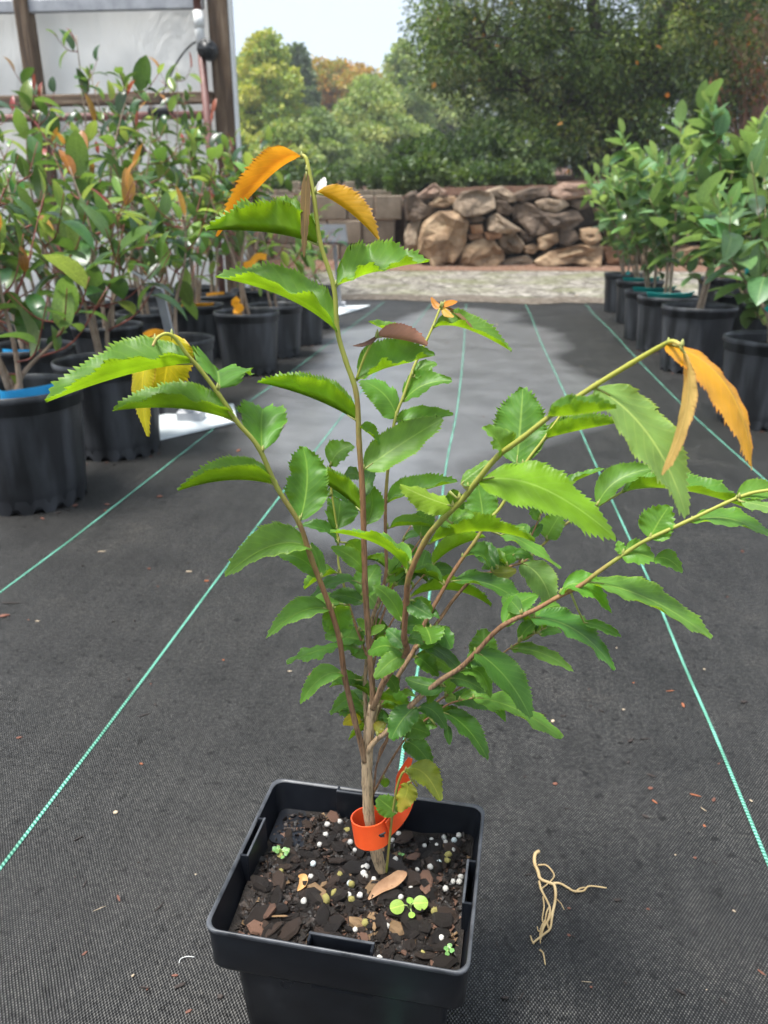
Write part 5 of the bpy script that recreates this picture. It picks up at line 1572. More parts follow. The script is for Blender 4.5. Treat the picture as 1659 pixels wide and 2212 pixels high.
plant_b = PY(835, 1905, .385)
plant = thing('potted_shrub', 'young multi-stemmed shrub with serrated green leaves in the square pot', 'shrub', plant_b)
SEGS = []                                    # (px, py, Y) samples of every stem, for hanging the leaves on them
def stem(pts, Y0, Y1, r0, r1, a0, a1, name='branch', ys=None):
    """pts measured on the photo; Y is the distance of each point; radius in mm; age 0 (shoot) .. 1 (bark)"""
    n0 = len(pts)
    dat = [(x, y, (ys[i] if ys else Y0 + (Y1 - Y0) * i / (n0 - 1))) for i, (x, y) in enumerate(pts)]
    S = crs(dat, 7); n = len(S)
    P = [PY(*q) - plant_b for q in S]
    rad = []
    for i in range(n):
        u = i / (n - 1); r_ = (r0 + (r1 - r0) * u) / 1000 * (.80 if name == 'branch' else .96)
        r_ *= 1 + .07 * mnoise.noise(P[i] * 90) + (.10 if i % 7 == 0 and 0 < i < n - 1 else 0)
        rad.append(r_)
    nn = 10
    mb = MB(); mb.tube(P, rad, nn)
    me = mb.me(name, M_STEM, True)
    at = me.color_attributes.new('age', 'FLOAT_COLOR', 'POINT')
    ag = np.ones((n * nn, 4), dtype=np.float32)
    for i in range(n): ag[i * nn:(i + 1) * nn, :3] = a0 + (a1 - a0) * i / (n - 1)
    at.data.foreach_set('color', ag.reshape(-1))
    o = obj(name, me, plant)
    for i in range(n): SEGS.append((S[i][0], S[i][1], S[i][2], rad[i]))
    return o
stem([(838, 1912), (833, 1900), (815, 1850), (802, 1790), (796, 1749), (793, 1690), (793, 1647), (798, 1575), (808, 1520)], .385, .385, 4.0, 3.4, 1.0, .93, 'trunk')
# tall leader
stem([(800, 1545), (805, 1500), (797, 1386), (789, 1272), (787, 1200), (783, 1060), (776, 960), (770, 852), (747, 780), (729, 715), (721, 620), (692, 525), (679, 431), (668, 370), (661, 342), (650, 334)], .384, .405, 2.5, 1.0, .80, .02, 'branch')
# left branch
stem([(788, 1645), (778, 1600), (767, 1559), (745, 1464), (734, 1386), (714, 1316), (672, 1205), (646, 1130), (599, 1054), (558, 966), (512, 911), (473, 852), (430, 795), (404, 766), (378, 730), (358, 721), (339, 731), (330, 748)], .383, .35, 2.3, .8, .78, .02)
# second stem behind the leader, thin tall shoot
stem([(792, 1575), (788, 1487), (793, 1422), (804, 1340), (819, 1295), (834, 1239), (833, 1162), (833, 1081), (840, 996), (853, 907), (872, 855), (894, 793), (912, 755), (934, 708), (953, 661), (962, 655)], .388, .46, 1.7, .8, .9, .08)
stem([(792, 1415), (786, 1399), (760, 1327), (739, 1249), (731, 1215), (728, 1146), (716, 1060), (712, 1008)], .390, .43, 1.1, .7, .62, .15)
# right fork, reaching towards the lens
stem([(806, 1530), (815, 1508), (832, 1468), (862, 1428), (879, 1405), (873, 1375), (878, 1300), (884, 1244), (918, 1169), (948, 1130), (997, 1081), (1029, 1041), (1075, 986), (1127, 947), (1199, 891), (1282, 835), (1360, 787), (1420, 752), (1451, 738), (1470, 745)], .383, .275, 2.4, 1.0, .80, .02)
stem([(808, 1555), (822, 1523), (871, 1442), (897, 1399), (917, 1347), (948, 1290), (984, 1228), (1026, 1169), (1054, 1125), (1085, 1090), (1133, 1004), (1172, 952), (1211, 897), (1222, 880)], .386, .42, 1.9, .8, .85, .15)
stem([(897, 1402), (925, 1370), (951, 1336), (984, 1290), (1029, 1243), (1056, 1238), (1101, 1224), (1134, 1211), (1167, 1182), (1225, 1130), (1297, 1090), (1345, 1062)], .389, .45, 1.4, .8, .70, .40)
stem([(1121, 1215), (1144, 1166), (1170, 1107)], .418, .43, .8, .5, .6, .5)
# long right branch
stem([(795, 1628), (799, 1615), (816, 1595), (837, 1579), (888, 1523), (950, 1471), (995, 1442), (1031, 1406), (1084, 1353), (1162, 1314), (1199, 1293), (1255, 1264), (1292, 1236), (1361, 1188), (1400, 1165), (1478, 1129), (1569, 1086), (1620, 1066), (1665, 1058), (1700, 1050)], .384, .34, 2.2, .9, .95, .15)
stem([(806, 1720), (810, 1680), (816, 1644), (842, 1585), (858, 1500), (866, 1440)], .388, .41, .9, .6, .66, .6)
stem([(800, 1730), (812, 1703), (848, 1638), (881, 1589), (937, 1522), (995, 1484), (1038, 1448), (1103, 1399), (1159, 1366), (1180, 1356)], .390, .43, 1.0, .6, .66, .45)
stem([(895, 1573), (950, 1533), (979, 1517), (1025, 1507)], .396, .39, .8, .6, .62, .5)
stem([(806, 1440), (819, 1396), (855, 1327), (886, 1277), (935, 1221)], .388, .42, .8, .6, .62, .5)
stem([(800, 1400), (827, 1330), (860, 1240), (899, 1179), (938, 1123)], .392, .44, .9, .6, .62, .5)
stem([(807, 1372), (815, 1330), (828, 1300), (866, 1179), (892, 1126)], .394, .45, .8, .5, .62, .5)
# low shoot at the base and short reddish side shoots
stem([(834, 1890), (840, 1830), (847, 1764), (855, 1715), (863, 1684), (873, 1667), (885, 1675), (901, 1698)], .383, .372, .85, .7, .45, .42, 'shoot')
stem([T('A', 1028, 1562), T('A', 1080, 1420), T('A', 1130, 1320), T('A', 1168, 1278)], .399, .40, .75, .6, .30, .05, 'shoot')
stem([T('Z', 600, 1250), T('Z', 620, 1160), T('Z', 670, 1060), T('Z', 740, 760)], .392, .41, .7, .5, .62, .55, 'shoot')

# ------------------------------------------------------------------ leaves, one object each
HL = {
 'g': leafmat('green serrated leaf', (.110, .245, .036), (.195, .35, .010), (.31, .51, .012), .42, .44, .10, huev=.008, edge=(.26, .42, .05)),
 'k': leafmat('dark mature leaf', (.050, .140, .020), (.12, .23, .012), (.21, .38, .014), .25, .42, .12, huev=.008, edge=(.12, .22, .04)),
 'm': leafmat('mid green mature leaf', (.090, .220, .028), (.18, .33, .010), (.30, .52, .012), .36, .45, .12, huev=.008, edge=(.18, .32, .05)),
 'l': leafmat('light young leaf blade', (.19, .33, .085), (.22, .38, .03), (.42, .60, .03), .42, .5, .06, huev=.008, edge=(.36, .48, .10)),
 'o': leafmat('orange bronze new leaf', (.52, .20, .025), (.54, .21, .02), (.80, .36, .02), .40, .42, .06, edge=(.55, .22, .12), huev=.004),
 'q': leafmat('golden olive new leaf', (.46, .26, .018), (.50, .28, .012), (.78, .48, .012), .40, .42, .06, edge=(.50, .26, .12), huev=.004),
 't': leafmat('bright amber new leaf', (.60, .27, .02), (.66, .31, .02), (.85, .45, .02), .40, .42, .05, edge=(.55, .16, .05), huev=.004),
 'n': leafmat('tan yellow leaf underside', (.50, .33, .12), (.50, .33, .10), (.70, .45, .10), .35, .5, .05, edge=(.42, .19, .07), huev=.004),
 'y': leafmat('yellow leaf', (.46, .40, .02), (.50, .40, .02), (.72, .62, .02), .40, .4, .06, edge=(.46, .20, .04), huev=.004),
 'p': leafmat('pinkish bronze leaf', (.34, .16, .11), (.34, .17, .11), (.5, .25, .15), .35, .45, .05, edge=(.40, .08, .05), huev=.004),
 'b': leafmat('brown folded bud leaf', (.13, .09, .025), (.15, .10, .03), (.2, .14, .03), .2, .45, .05, edge=(.30, .13, .05)),
 'd': leafmat('dark red bud leaf', (.10, .045, .03), (.12, .06, .04), (.2, .08, .05), .2, .45, .05),
 'w': leafmat('silvery curled scrap', (.46, .44, .42), (.5, .48, .46), (.5, .48, .46), .2, .4, .03),
 'v': leafmat('olive yellowing leaf', (.16, .20, .025), (.20, .22, .025), (.36, .38, .03), .36, .36, .06, spot=(.30, .24, .03), huev=.006)}
LEAVES = []
LN = [0]
def leaf(R_, base, mid, tip, hA, hB, kind='g', dy=0.0, flip=False, dY=0.0, teeth=None, wave=1.0, free=False):
    k = LN[0]; LN[0] += 1
    rr = random.Random(k * 17 + 3)
    s = TR[R_][2]
    b2, m2, t2 = T(R_, *base), T(R_, *mid), T(R_, *tip)
    cx_, cy_ = t2[0] - b2[0], t2[1] - b2[1]; cl = math.hypot(cx_, cy_)
    nx_, ny_ = cy_ / cl, -cx_ / cl
    if ny_ > 1e-6: nx_, ny_ = -nx_, -ny_
    WS = 1.18 if kind not in ('b', 'd', 'n', 't', 'w') else 1.0
    hA = tuple(q * WS for q in hA) if isinstance(hA, tuple) else hA * WS
    hB = tuple(q * WS for q in hB) if isinstance(hB, tuple) else hB * WS
    def off(h):
        return (h[0] / s, h[1] / s) if isinstance(h, tuple) else (nx_ * h / s, ny_ * h / s)
    A, B_ = off(hA), off(hB)
    sg = min(SEGS, key=lambda q: (q[0] - b2[0]) ** 2 + (q[1] - b2[1]) ** 2)
    dist = math.hypot(sg[0] - b2[0], sg[1] - b2[1])
    Yb = sg[2] + dY
    P0 = PY(b2[0], b2[1], Yb); z0 = depth(P0); z1 = z0 + dy + (rr.uniform(-.006, .006) if dy == 0 else 0)
    Pm = DEP(m2[0], m2[1], (z0 + z1) / 2); P1 = DEP(t2[0], t2[1], z1)
    L3 = (Pm - P0).length + (P1 - Pm).length
    mpp = ((z0 + z1) / 2) / F
    la, lb = math.hypot(*A) * mpp, math.hypot(*B_) * mpp
    w = max(.215 * L3, 1.03 * la, 1.03 * lb) if kind not in ('b', 'd') else max(la, lb) * 1.05
    w = min(w, max(.30 * L3, 1.03 * la, 1.03 * lb))
    zm = (z0 + z1) / 2
    a3 = DEP(m2[0] + A[0], m2[1] + A[1], zm + math.sqrt(max(w * w - la * la, 0)) * .85) - Pm
    b3 = DEP(m2[0] + B_[0], m2[1] + B_[1], zm - math.sqrt(max(w * w - lb * lb, 0)) * .85) - Pm
    nt_ = teeth or max(9, min(32, int(L3 / .00175)))
    nu = nt_ * 3
    cs = (0, .3, .62, .86, 1.0)
    ph, k1, amp = rr.uniform(0, 6), rr.uniform(9, 17), rr.uniform(.07, .17) * wave * (.35 if kind in 'yntobdqw' else 1)
    pa, pb = rr.uniform(.44, .56), rr.uniform(.60, .78)
    um = pa / (pa + pb); fm = um ** pa * (1 - um) ** pb
    V = []; UVc = []
    ta = [[rr.choice((.35, .7, .9, 1.0, 1.15, 1.5)) for _ in range(nt_ + 1)] for _ in (0, 1)]
    k2_, ph2 = rr.uniform(24, 38), rr.uniform(0, 6)
    for i in range(nu + 1):
        u = i / nu
        c = P0 * ((1 - u) * (1 - 2 * u)) + Pm * (4 * u * (1 - u)) + P1 * (u * (2 * u - 1))
        tg = (P0 * (4 * u - 3) + Pm * (4 - 8 * u) + P1 * (4 * u - 1)).normalized()
        pf = (max(u, 1e-5) ** pa) * (max(1 - u, 0) ** pb) / fm
        pf = max(pf, .012)
        kk = i % 3
        row = []
        for side, e3 in ((0, b3), (1, a3)):
            nr = tg.cross(e3); nr = nr.normalized() if nr.length > 1e-9 else UP
            if side == 0: nr = -nr
            rowh = []
            jag = (0, .55, 1.0)[kk] * ta[side][i // 3]
            for q in cs:
                p = c + e3 * q * pf
                p += nr * (-.10 * w * math.sin(math.pi * q) * pf)           # blade bellies out
                p += nr * amp * w * q * q * math.sin(u * k1 + ph + side * 1.7) * min(1, pf)
                p += nr * amp * .45 * w * q ** 3 * math.sin(u * k2_ + ph2 + side * 2.9)
                if q == 1.0:
                    p += e3 * .11 * (jag - .35) * min(1, pf * 1.5 + .2) + tg * .09 * w * (jag - .3)
                rowh.append(p)
            row.append(rowh)
        line = list(reversed(row[0][1:])) + row[1]
        for q, p in zip((-1.0, -.86, -.62, -.3, 0, .3, .62, .86, 1.0), line):
            V.append(p - plant_b); UVc.append((u, .5 + q * .5))
    nv = 9; Fc = []
    for i in range(nu):
        for k2 in range(nv - 1):
            Fc.append((i * nv + k2, (i + 1) * nv + k2, (i + 1) * nv + k2 + 1, i * nv + k2 + 1))
    # upper surface outwards
    i = nu // 2
    nrm = (V[(i + 1) * nv + 4] - V[i * nv + 4]).cross(V[i * nv + 6] - V[i * nv + 2])
    ref = (a3 + b3) / w * .8 + Vector((0, 0, .35)) - FW * .25
    if (nrm.dot(ref) < 0) != flip:
        Fc = [tuple(reversed(q)) for q in Fc]
    mi = [0] * len(Fc)
    # petiole
    sp_ = PY(sg[0], sg[1], sg[2])
    nb = len(V)
    if dist < 90 and not free:
        m_ = sp_.lerp(P0, .5) + Vector((0, 0, -.0006)); pe = MB()
        tg0 = (P0 * -3 + Pm * 4 - P1).normalized()
        pe.tube([sp_ - plant_b, m_ - plant_b, P0 - plant_b, P0 - plant_b + tg0 * .10 * L3], [.00075, .00062, .00058, .0003], 6)
        bd = (P0 - sp_).normalized() if dist > .5 else RT; bs = sp_ - plant_b + bd * sg[3] * .6
        pe.tube([bs, bs + Vector((0, 0, .0011)) + bd * .0005, bs + Vector((0, 0, .0030)) + bd * .0006], [.0009, .0009, .0002], 6)
        V += [Vector(q) for q in pe.v]; UVc += [(0, .5)] * len(pe.v); Fc += [tuple(x + nb for x in q) for q in pe.f]; mi += [1] * len(pe.f)
    me = mesh('leaf', V, Fc, [HL[kind], M_PET], True, mi)
    ul = me.uv_layers.new(name='UVMap')
    li = np.zeros(len(me.loops), dtype=np.int32); me.loops.foreach_get('vertex_index', li)
    ul.data.foreach_set('uv', np.array(UVc, dtype=np.float32)[li].reshape(-1))
    o = obj('leaf', me, plant)
    return o
M_PET = pmat('petiole', (.20, .24, .05), (.30, .30, .08), 80, .5)
lf = leaf
# top of the leader
lf('A', (668, 95), (440, 235), (110, 620), 110, 130, 'o', .03)
lf('A', (775, 672), (450, 590), (30, 576), 200, 180, 'g')
lf('A', (905, 1250), (560, 1020), (95, 885), 165, 65, 'g')
lf('A', (700, 185), (690, 450), (682, 757), 32, -30, 'b', .004, teeth=9)
lf('A', (765, 325), (970, 445), (1175, 642), 105, 115, 'q')
lf('A', (778, 325), (800, 275), (822, 222), 32, -30, 'w', .004, teeth=6, free=True)
lf('A', (905, 935), (1170, 840), (1512, 782), 170, 30, 'g')
lf('A', (1037, 1560), (1270, 1465), (1550, 1402), 160, 20, 'm')
lf('A', (1350, 1250), (1230, 1232), (1108, 1178), 48, 15, 'g', dY=.02)
lf('A', (1166, 1280), (1335, 1300), (1497, 1342), 75, 90, 'p')
lf('A', (1168, 1270), (1100, 1322), (1002, 1338), 16, -14, 'd', teeth=9)
lf('N', (769, 908), (668, 858), (555, 826), 44, 38, 'g')
lf('N', (857, 900), (828, 850), (777, 822), 20, -28, 'm')
lf('R', (85, 806), (170, 735), (294, 715), 58, -22, 'm')
lf('R', (130, 700), (165, 655), (228, 640), 22, -25, 'm')
lf('R', (215, 486), (350, 490), (551, 590), 62, 18, 'g')
lf('R', (245, 398), (224, 390), (203, 355), 13, -12, 'o', teeth=8)
lf('R', (250, 394), (286, 380), (317, 374), 12, -10, 'o', teeth=8)
lf('R', (252, 402), (272, 424), (302, 440), 12, -14, 'q', teeth=8)
lf('R', (262, 396), (325, 432), (392, 500), 8, -7, 'b', teeth=9)
lf('C', (250, 180), (430, 150), (626, 135), 66, -18, 'm', dY=.01)
# right of the leader
lf('C', (45, 490), (285, 325), (556, 160), 110, -85, 'g')
lf('B', (1425, 215), (1490, 255), (1562, 332), 55, 5, 'm', .01)
lf('C', (195, 712), (380, 640), (656, 578), 92, 10, 'm')
lf('C', (620, 738), (450, 680), (275, 600), 40, -85, 'l', -.012)
lf('E', (75, 870), (410, 905), (826, 1186), 100, -105, 'm', -.006, flip=True)
lf('C', (470, 986), (800, 905), (1166, 976), 80, 90, 'g')
lf('C', (490, 1135), (635, 1015), (842, 944), 60, 78, 'g')
lf('C', (690, 1075), (800, 1052), (868, 1146), 68, -12, 'k')
lf('E', (278, 770), (298, 560), (312, 357), 122, -125, 'm', .008)
lf('C', (935, 405), (930, 330), (826, 210), 105, -30, 'g')
lf('E', (450, 515), (625, 505), (830, 470), 95, 62, 'g', dY=-.05)
lf('E', (440, 636), (620, 592), (862, 546), 78, 62, 'g')
lf('E', (715, 360), (1010, 625), (1212, 1062), 120, -95, 'l', -.01)
lf('E', (1200, 165), (1208, 480), (1073, 838), 26, -48, 'n', -.006)
lf('E', (1110, 118), (1435, 350), (1573, 806), 34, -112, 't', .004)
lf('E', (722, 1005), (835, 865), (1042, 800), 72, -38, 'm')
lf('E', (860, 932), (1170, 918), (1576, 1032), 82, 45, 'm')
lf('E', (1010, 1186), (1058, 1095), (1118, 1005), 88, -80, 'm')
lf('E', (1240, 1096), (1450, 1078), (1720, 1192), 50, -28, 'g')
lf('E', (1480, 976), (1590, 930), (1760, 962), 62, -30, 'g')
lf('E', (1510, 982), (1620, 1002), (1742, 1032), 22, -30, 'l', dY=-.005)
lf('E', (860, 1275), (935, 1268), (1036, 1300), 66, -48, 'm')
lf('E', (865, 1270), (845, 1240), (832, 1200), 28, -22, 'g', teeth=8)
lf('E', (1035, 1298), (1112, 1300), (1190, 1374), 46, -36, 'm', free=True)
lf('E', (370, 1300), (312, 1272), (253, 1264), 22, -20, 'm')
lf('C', (1080, 1116), (1212, 1225), (1286, 1436), 85, -78, 'l', -.01)
lf('C', (1240, 952), (1285, 870), (1345, 775), 75, -62, 'm')
lf('C', (1130, 946), (1170, 898), (1216, 858), 26, -32, 'k')
lf('C', (1190, 832), (1165, 790), (1138, 754), 30, -26, 'm')
lf('C', (410, 936), (432, 830), (500, 728), 62, -60, 'm')
lf('C', (822, 822), (812, 725), (788, 598), 95, -95, 'm', .006)
lf('C', (618, 852), (690, 805), (766, 800), 48, -22, 'g')
lf('C', (300, 962), (380, 920), (472, 936), 28, -16, 'k')
lf('C', (290, 1042), (345, 1030), (402, 1040), 36, -36, 'k')
lf('C', (322, 1190), (150, 1005), (-190, 910), 64, 55, 'g')
lf('C', (285, 1496), (205, 1350), (94, 1264), 52, -45, 'm')
lf('C', (345, 1336), (620, 1295), (876, 1403), 65, 75, 'm')
lf('C', (620, 1235), (900, 1268), (1132, 1447), 66, -20, 'k')
lf('C', (960, 1530), (1040, 1400), (1185, 1325), 62, -62, 'm', .008)
lf('N', (1146, 1334), (1245, 1362), (1327, 1448), 28, -14, 'k')
lf('N', (1262, 1345), (1300, 1354), (1342, 1376), 10, -8, 'm')
lf('Z', (1248, 514), (1450, 690), (1611, 952), 100, -62, 'k', -.006)
lf('N', (1022, 1508), (1112, 1530), (1214, 1595), 18, -14, 'g', wave=2)
lf('N', (1105, 1402), (1168, 1410), (1239, 1451), 14, -11, 'g')
lf('Z', (1545, 427), (1590, 360), (1668, 308), 46, -32, 'm')
lf('Z', (1285, 602), (1300, 470), (1302, 363), 76, -76, 'm', .01)
lf('N', (1276, 1258), (1402, 1294), (1537, 1379), 28, -12, 'g')
lf('N', (1208, 1280), (1258, 1264), (1320, 1324), 28, -14, 'm')
# left side
lf('F', (1025, 391), (610, 462), (68, 646), 185, 85, 'g', -.004)
lf('F', (1320, 772), (940, 686), (513, 702), 150, 72, 'g')
lf('F', (1592, 1196), (1290, 1160), (938, 1232), 135, 85, 'g')
lf('F', (790, 232), (706, 500), (741, 872), 58, -60, 'y', .020, dY=.030)
lf('F', (905, 195), (872, 385), (840, 590), 165, -140, 'y', .012, dY=.036)
lf('F', (1215, 546), (1205, 468), (1200, 438), (185, -35), (-140, -145), 'm', .028, free=False)
lf('F', (1495, 972), (1490, 800), (1500, 690), (140, -75), (-120, -110), 'm', .02)
lf('B', (1035, 832), (1082, 560), (1050, 343), 108, -120, 'm', .006)
lf('B', (1240, 472), (1285, 385), (1385, 335), 78, -50, 'm')
lf('B', (1440, 777), (1235, 612), (1000, 508), 98, 90, 'g')
lf('C', (50, 862), (90, 720), (60, 588), 60, -70, 'm', .008)
lf('B', (1280, 892), (1292, 780), (1302, 700), (112, -20), (-72, -60), 'm', .014)
lf('B', (1200, 660), (1270, 640), (1352, 716), 32, -30, 'k')
lf('B', (1290, 986), (1180, 890), (998, 880), 52, -12, 'k')
lf('B', (1112, 1022), (855, 1000), (538, 1202), 122, -52, 'g')
lf('B', (1150, 1202), (1045, 1090), (888, 1058), 62, -52, 'm', .01)
lf('B', (1182, 1202), (1152, 1092), (1108, 978), 38, -36, 'm', .012)
lf('B', (1456, 1172), (1380, 1080), (1238, 1008), 54, -42, 'g', -.008)
lf('B', (1440, 1322), (1492, 1220), (1552, 1128), 82, -72, 'm', .012)
lf('B', (1412, 1240), (1250, 1245), (1093, 1368), 42, -22, 'k')
lf('B', (1452, 1372), (1340, 1332), (1228, 1330), 48, -42, 'k', .008)
lf('B', (1316, 1606), (1282, 1500), (1290, 1388), 85, -88, 'm', .01)
lf('B', (1232, 1426), (1035, 1440), (808, 1616), 80, -38, 'g')
lf('Z', (482, 500), (280, 492), (-2, 592), 36, -32, 'm', wave=2)
lf('Z', (376, 665), (235, 685), (88, 862), 68, -42, 'g')
lf('Z', (462, 702), (385, 690), (308, 702), 46, -42, 'm', .006)
lf('Z', (542, 736), (500, 730), (450, 738), 40, -40, 'm')
lf('Z', (492, 852), (405, 828), (288, 932), 52, -38, 'm')
lf('Z', (495, 966), (435, 962), (370, 994), 36, -36, 'y', -.004, teeth=10)
lf('Z', (530, 382), (500, 332), (463, 296), 24, -22, 'g')
lf('Z', (530, 402), (590, 368), (652, 343), 24, -24, 'g')
lf('Z', (572, 520), (510, 528), (433, 536), 32, -32, 'm')
lf('Z', (640, 502), (650, 445), (652, 400), (68, -10), (-72, -10), 'm', .01)
lf('Z', (770, 545), (685, 582), (578, 692), 52, -56, 'g')
lf('Z', (915, 350), (940, 400), (956, 468), (88, -28), (-78, -20), 'm', -.016)
lf('Z', (1000, 350), (1050, 420), (1086, 498), 46, -50, 'k')
lf('Z', (858, 460), (1020, 522), (1196, 700), 48, -34, 'k')
lf('Z', (855, 545), (930, 600), (1002, 680), 52, -42, 'm')
lf('Z', (1050, 745), (910, 735), (783, 690), 42, -58, 'k')
lf('Z', (852, 880), (762, 968), (690, 1097), 78, -72, 'k')
lf('Z', (862, 890), (962, 902), (1056, 1032), 52, -42, 'k')
lf('Z', (992, 1010), (900, 988), (778, 1046), 52, -34, 'k')
lf('Z', (1060, 1005), (1066, 1062), (1076, 1132), 24, -22, 'k')
lf('Z', (1033, 918), (1188, 1020), (1329, 1230), 72, -40, 'k')
lf('Z', (785, 1110), (872, 1158), (966, 1292), 62, -60, 'k')
lf('Z', (792, 1290), (912, 1325), (1018, 1503), 82, -55, 'v', free=False)
lf('Z', (800, 1380), (790, 1455), (738, 1577), 45, -62, 'v')
lf('Z', (728, 1582), (665, 1532), (598, 1480), 60, -66, 'm', -.004)
lf('Z', (650, 1352), (648, 1382), (650, 1412), 27, -27, 'm', teeth=6)
lf('Z', (745, 832), (792, 788), (852, 812), 26, -22, 'm')
lf('Z', (620, 852), (680, 820), (757, 872), 42, -32, 'm')
lf('Z', (600, 962), (632, 950), (674, 970), 36, -36, 'k')
lf('Z', (592, 1050), (615, 1010), (652, 985), 36, -30, 'v')
lf('Z', (1050, 792), (1082, 728), (1132, 668), 36, -36, 'm')
lf('Z', (1045, 825), (1078, 818), (1118, 825), 32, -30, 'l', teeth=7)
lf('Z', (1150, 642), (1275, 655), (1346, 822), 62, -42, 'm')
lf('Z', (1150, 725), (1232, 738), (1302, 810), 22, -22, 'g')
lf('Z', (1145, 832), (1220, 792), (1302, 802), 26, -26, 'm')
lf('Z', (780, 482), (720, 420), (658, 368), 46, -46, 'k', .01)
lf('Z', (800, 442), (850, 430), (902, 462), 42, -32, 'k')
lf('Z', (800, 192), (870, 230), (962, 287), 46, -52, 'k')
lf('Z', (940, 300), (975, 262), (1012, 300), 26, -20, 'k')
lf('Z', (1370, 890), (1410, 908), (1446, 978), 26, -26, 'm', free=True)
lf('C', (190, 1240), (260, 1130), (300, 1080), 55, -55, 'm', .01)
lf('C', (250, 1250), (330, 1190), (410, 1150), 40, -40, 'k', .012)
lf('C', (450, 1200), (540, 1160), (640, 1170), 46, -40, 'k', .01)
lf('C', (410, 1160), (430, 1090), (450, 1030), 52, -50, 'm', .012)
lf('C', (360, 1360), (430, 1400), (490, 1430), 46, -46, 'm', .01)
lf('C', (1060, 1620), (1120, 1550), (1220, 1500), 46, -46, 'm', .012)
lf('C', (1200, 1590), (1270, 1560), (1345, 1570), 26, -26, 'm', .008)
lf('C', (1170, 1490), (1230, 1420), (1330, 1390), 42, -46, 'm', .012)
lf('C', (1180, 520), (1260, 540), (1372, 580), 40, -55, 'm', .01)
lf('C', (1330, 640), (1460, 560), (1632, 492), 40, 10, 'm')
lf('C', (680, 590), (760, 520), (890, 430), 30, -45, 'g')
lf('C', (600, 640), (640, 690), (700, 760), 42, -40, 'k', .01)
lf('C', (940, 930), (1080, 970), (1340, 1150), 30, -28, 'g', .006)
lf('C', (880, 1170), (950, 1180), (1045, 1165), 40, -42, 'v')
lf('C', (20, 700), (60, 560), (90, 490), 40, -40, 'k', .014)
lf('C', (1020, 1060), (1080, 1050), (1150, 1080), 30, -30, 'k')
lf('B', (1320, 560), (1380, 520), (1440, 560), 40, -36, 'k', .014)
lf('B', (1340, 980), (1400, 1010), (1440, 1080), 50, -50, 'm', .012)
lf('Z', (320, 220), (330, 270), (370, 410), 80, -80, 'm', .012)
lf('Z', (1020, 740), (960, 800), (930, 860), 30, -30, 'm', .01)
lf('Z', (640, 660), (700, 720), (730, 790), 36, -36, 'k', .012)

# the thick of the plant: more leaves on the inner stems, further from the lens
rf = random.Random(404)
inner = [q for q in SEGS if 1130 < q[1] < 1590 and 690 < q[0] < 1180]
for k_ in range(44):
    q = rf.choice(inner)
    up_ = rf.random() < .45
    a_ = rf.uniform(-.9, .5) if rf.random() < .6 else math.pi - rf.uniform(-.9, .5)
    ln_ = rf.uniform(62, 112)
    dx_, dy_ = math.cos(a_) * ln_, math.sin(a_) * ln_ + 8
    b0_ = (q[0] + dx_ * .10, q[1] + dy_ * .10)
    t0_ = (q[0] + dx_, q[1] + dy_); m0_ = ((b0_[0] + t0_[0]) / 2, (b0_[1] + t0_[1]) / 2 - rf.uniform(4, 16))
    if rf.random() < .5: lf('N', b0_, m0_, t0_, rf.uniform(14, 24), -rf.uniform(12, 22), rf.choice('kkmm'), rf.uniform(.012, .03))
    else: lf('N', b0_, m0_, t0_, rf.uniform(18, 26), rf.uniform(4, 16), rf.choice('kmmg'), rf.uniform(.008, .025))

# ------------------------------------------------------------------ orange wrap-around tag on the trunk
M_ORANGE = pmat('fluorescent orange plastic', (.86, .085, .018), (.98, .12, .025), 30, .42)
M_ORANGE.node_tree.nodes['Principled BSDF'].inputs['Subsurface Weight'].default_value = .0
M_SLIT = pmat('slit shade black', (.01, .01, .012), (.03, .02, .02), 60, .6)  # dark colour standing for the shade inside the tag's slit hole
def ribbon(name, pts, w, mat, parent=None, uvec=None, th=.0004, n=8):
    P = [Vector(q) for q in crs([tuple(p) for p in pts], n)]; m_ = len(P); v = []; f = []
    for i, p in enumerate(P):
        t = (P[min(i + 1, m_ - 1)] - P[max(i - 1, 0)]).normalized()
        U = uvec(i / (m_ - 1)) if callable(uvec) else (uvec or Vector((0, 0, 1)))
        U = (U - t * U.dot(t)).normalized(); nn = t.cross(U)
        ww = w(i / (m_ - 1)) if callable(w) else w
        for a, b_ in ((-1, -1), (1, -1), (1, 1), (-1, 1)): v.append(p + U * a * ww / 2 + nn * b_ * th)
    for i in range(m_ - 1):
        for k in range(4): f.append((i * 4 + k, i * 4 + (k + 1) % 4, i * 4 + 4 + (k + 1) % 4, i * 4 + 4 + k))
    f += [(3, 2, 1, 0), tuple(m_ * 4 - 4 + k for k in range(4))]
    return obj(name, mesh(name, v, f, mat, False), parent)
tb = PY(*T('S', 880, 540), .384)
tagt = thing('plant_tag', 'fluorescent orange plastic tag looped around the trunk', 'plant tag', tb)
ax_ = Vector((.12, -.03, -1)).normalized()                                   # the loop hangs a little tilted
cxv = Vector((1, 0, .12)).normalized(); cyv = ax_.cross(cxv).normalized()
if cyv.y < 0: cyv = -cyv
c0 = PY(*T('S', 885, 525), .384) - tb + cyv * .002
loop = []
for k in range(25):
    a = R(-40 + 395 * k / 24)
    rx, ry = .0112, .0092
    loop.append(c0 + cxv * rx * math.cos(a) + cyv * (-ry) * math.sin(a) + Vector((0, 0, .0006 * k / 24)))
ribbon('band_loop', loop, .0185, M_ORANGE, tagt, ax_, n=3)
tail = [PY(*T('S', 965, 520), .380) - tb, PY(*T('S', 1010, 465), .387) - tb, PY(*T('S', 1040, 400), .394) - tb, PY(*T('S', 1040, 330), .397) - tb, PY(*T('S', 1035, 270), .398) - tb, PY(*T('S', 1070, 190), .400) - tb]
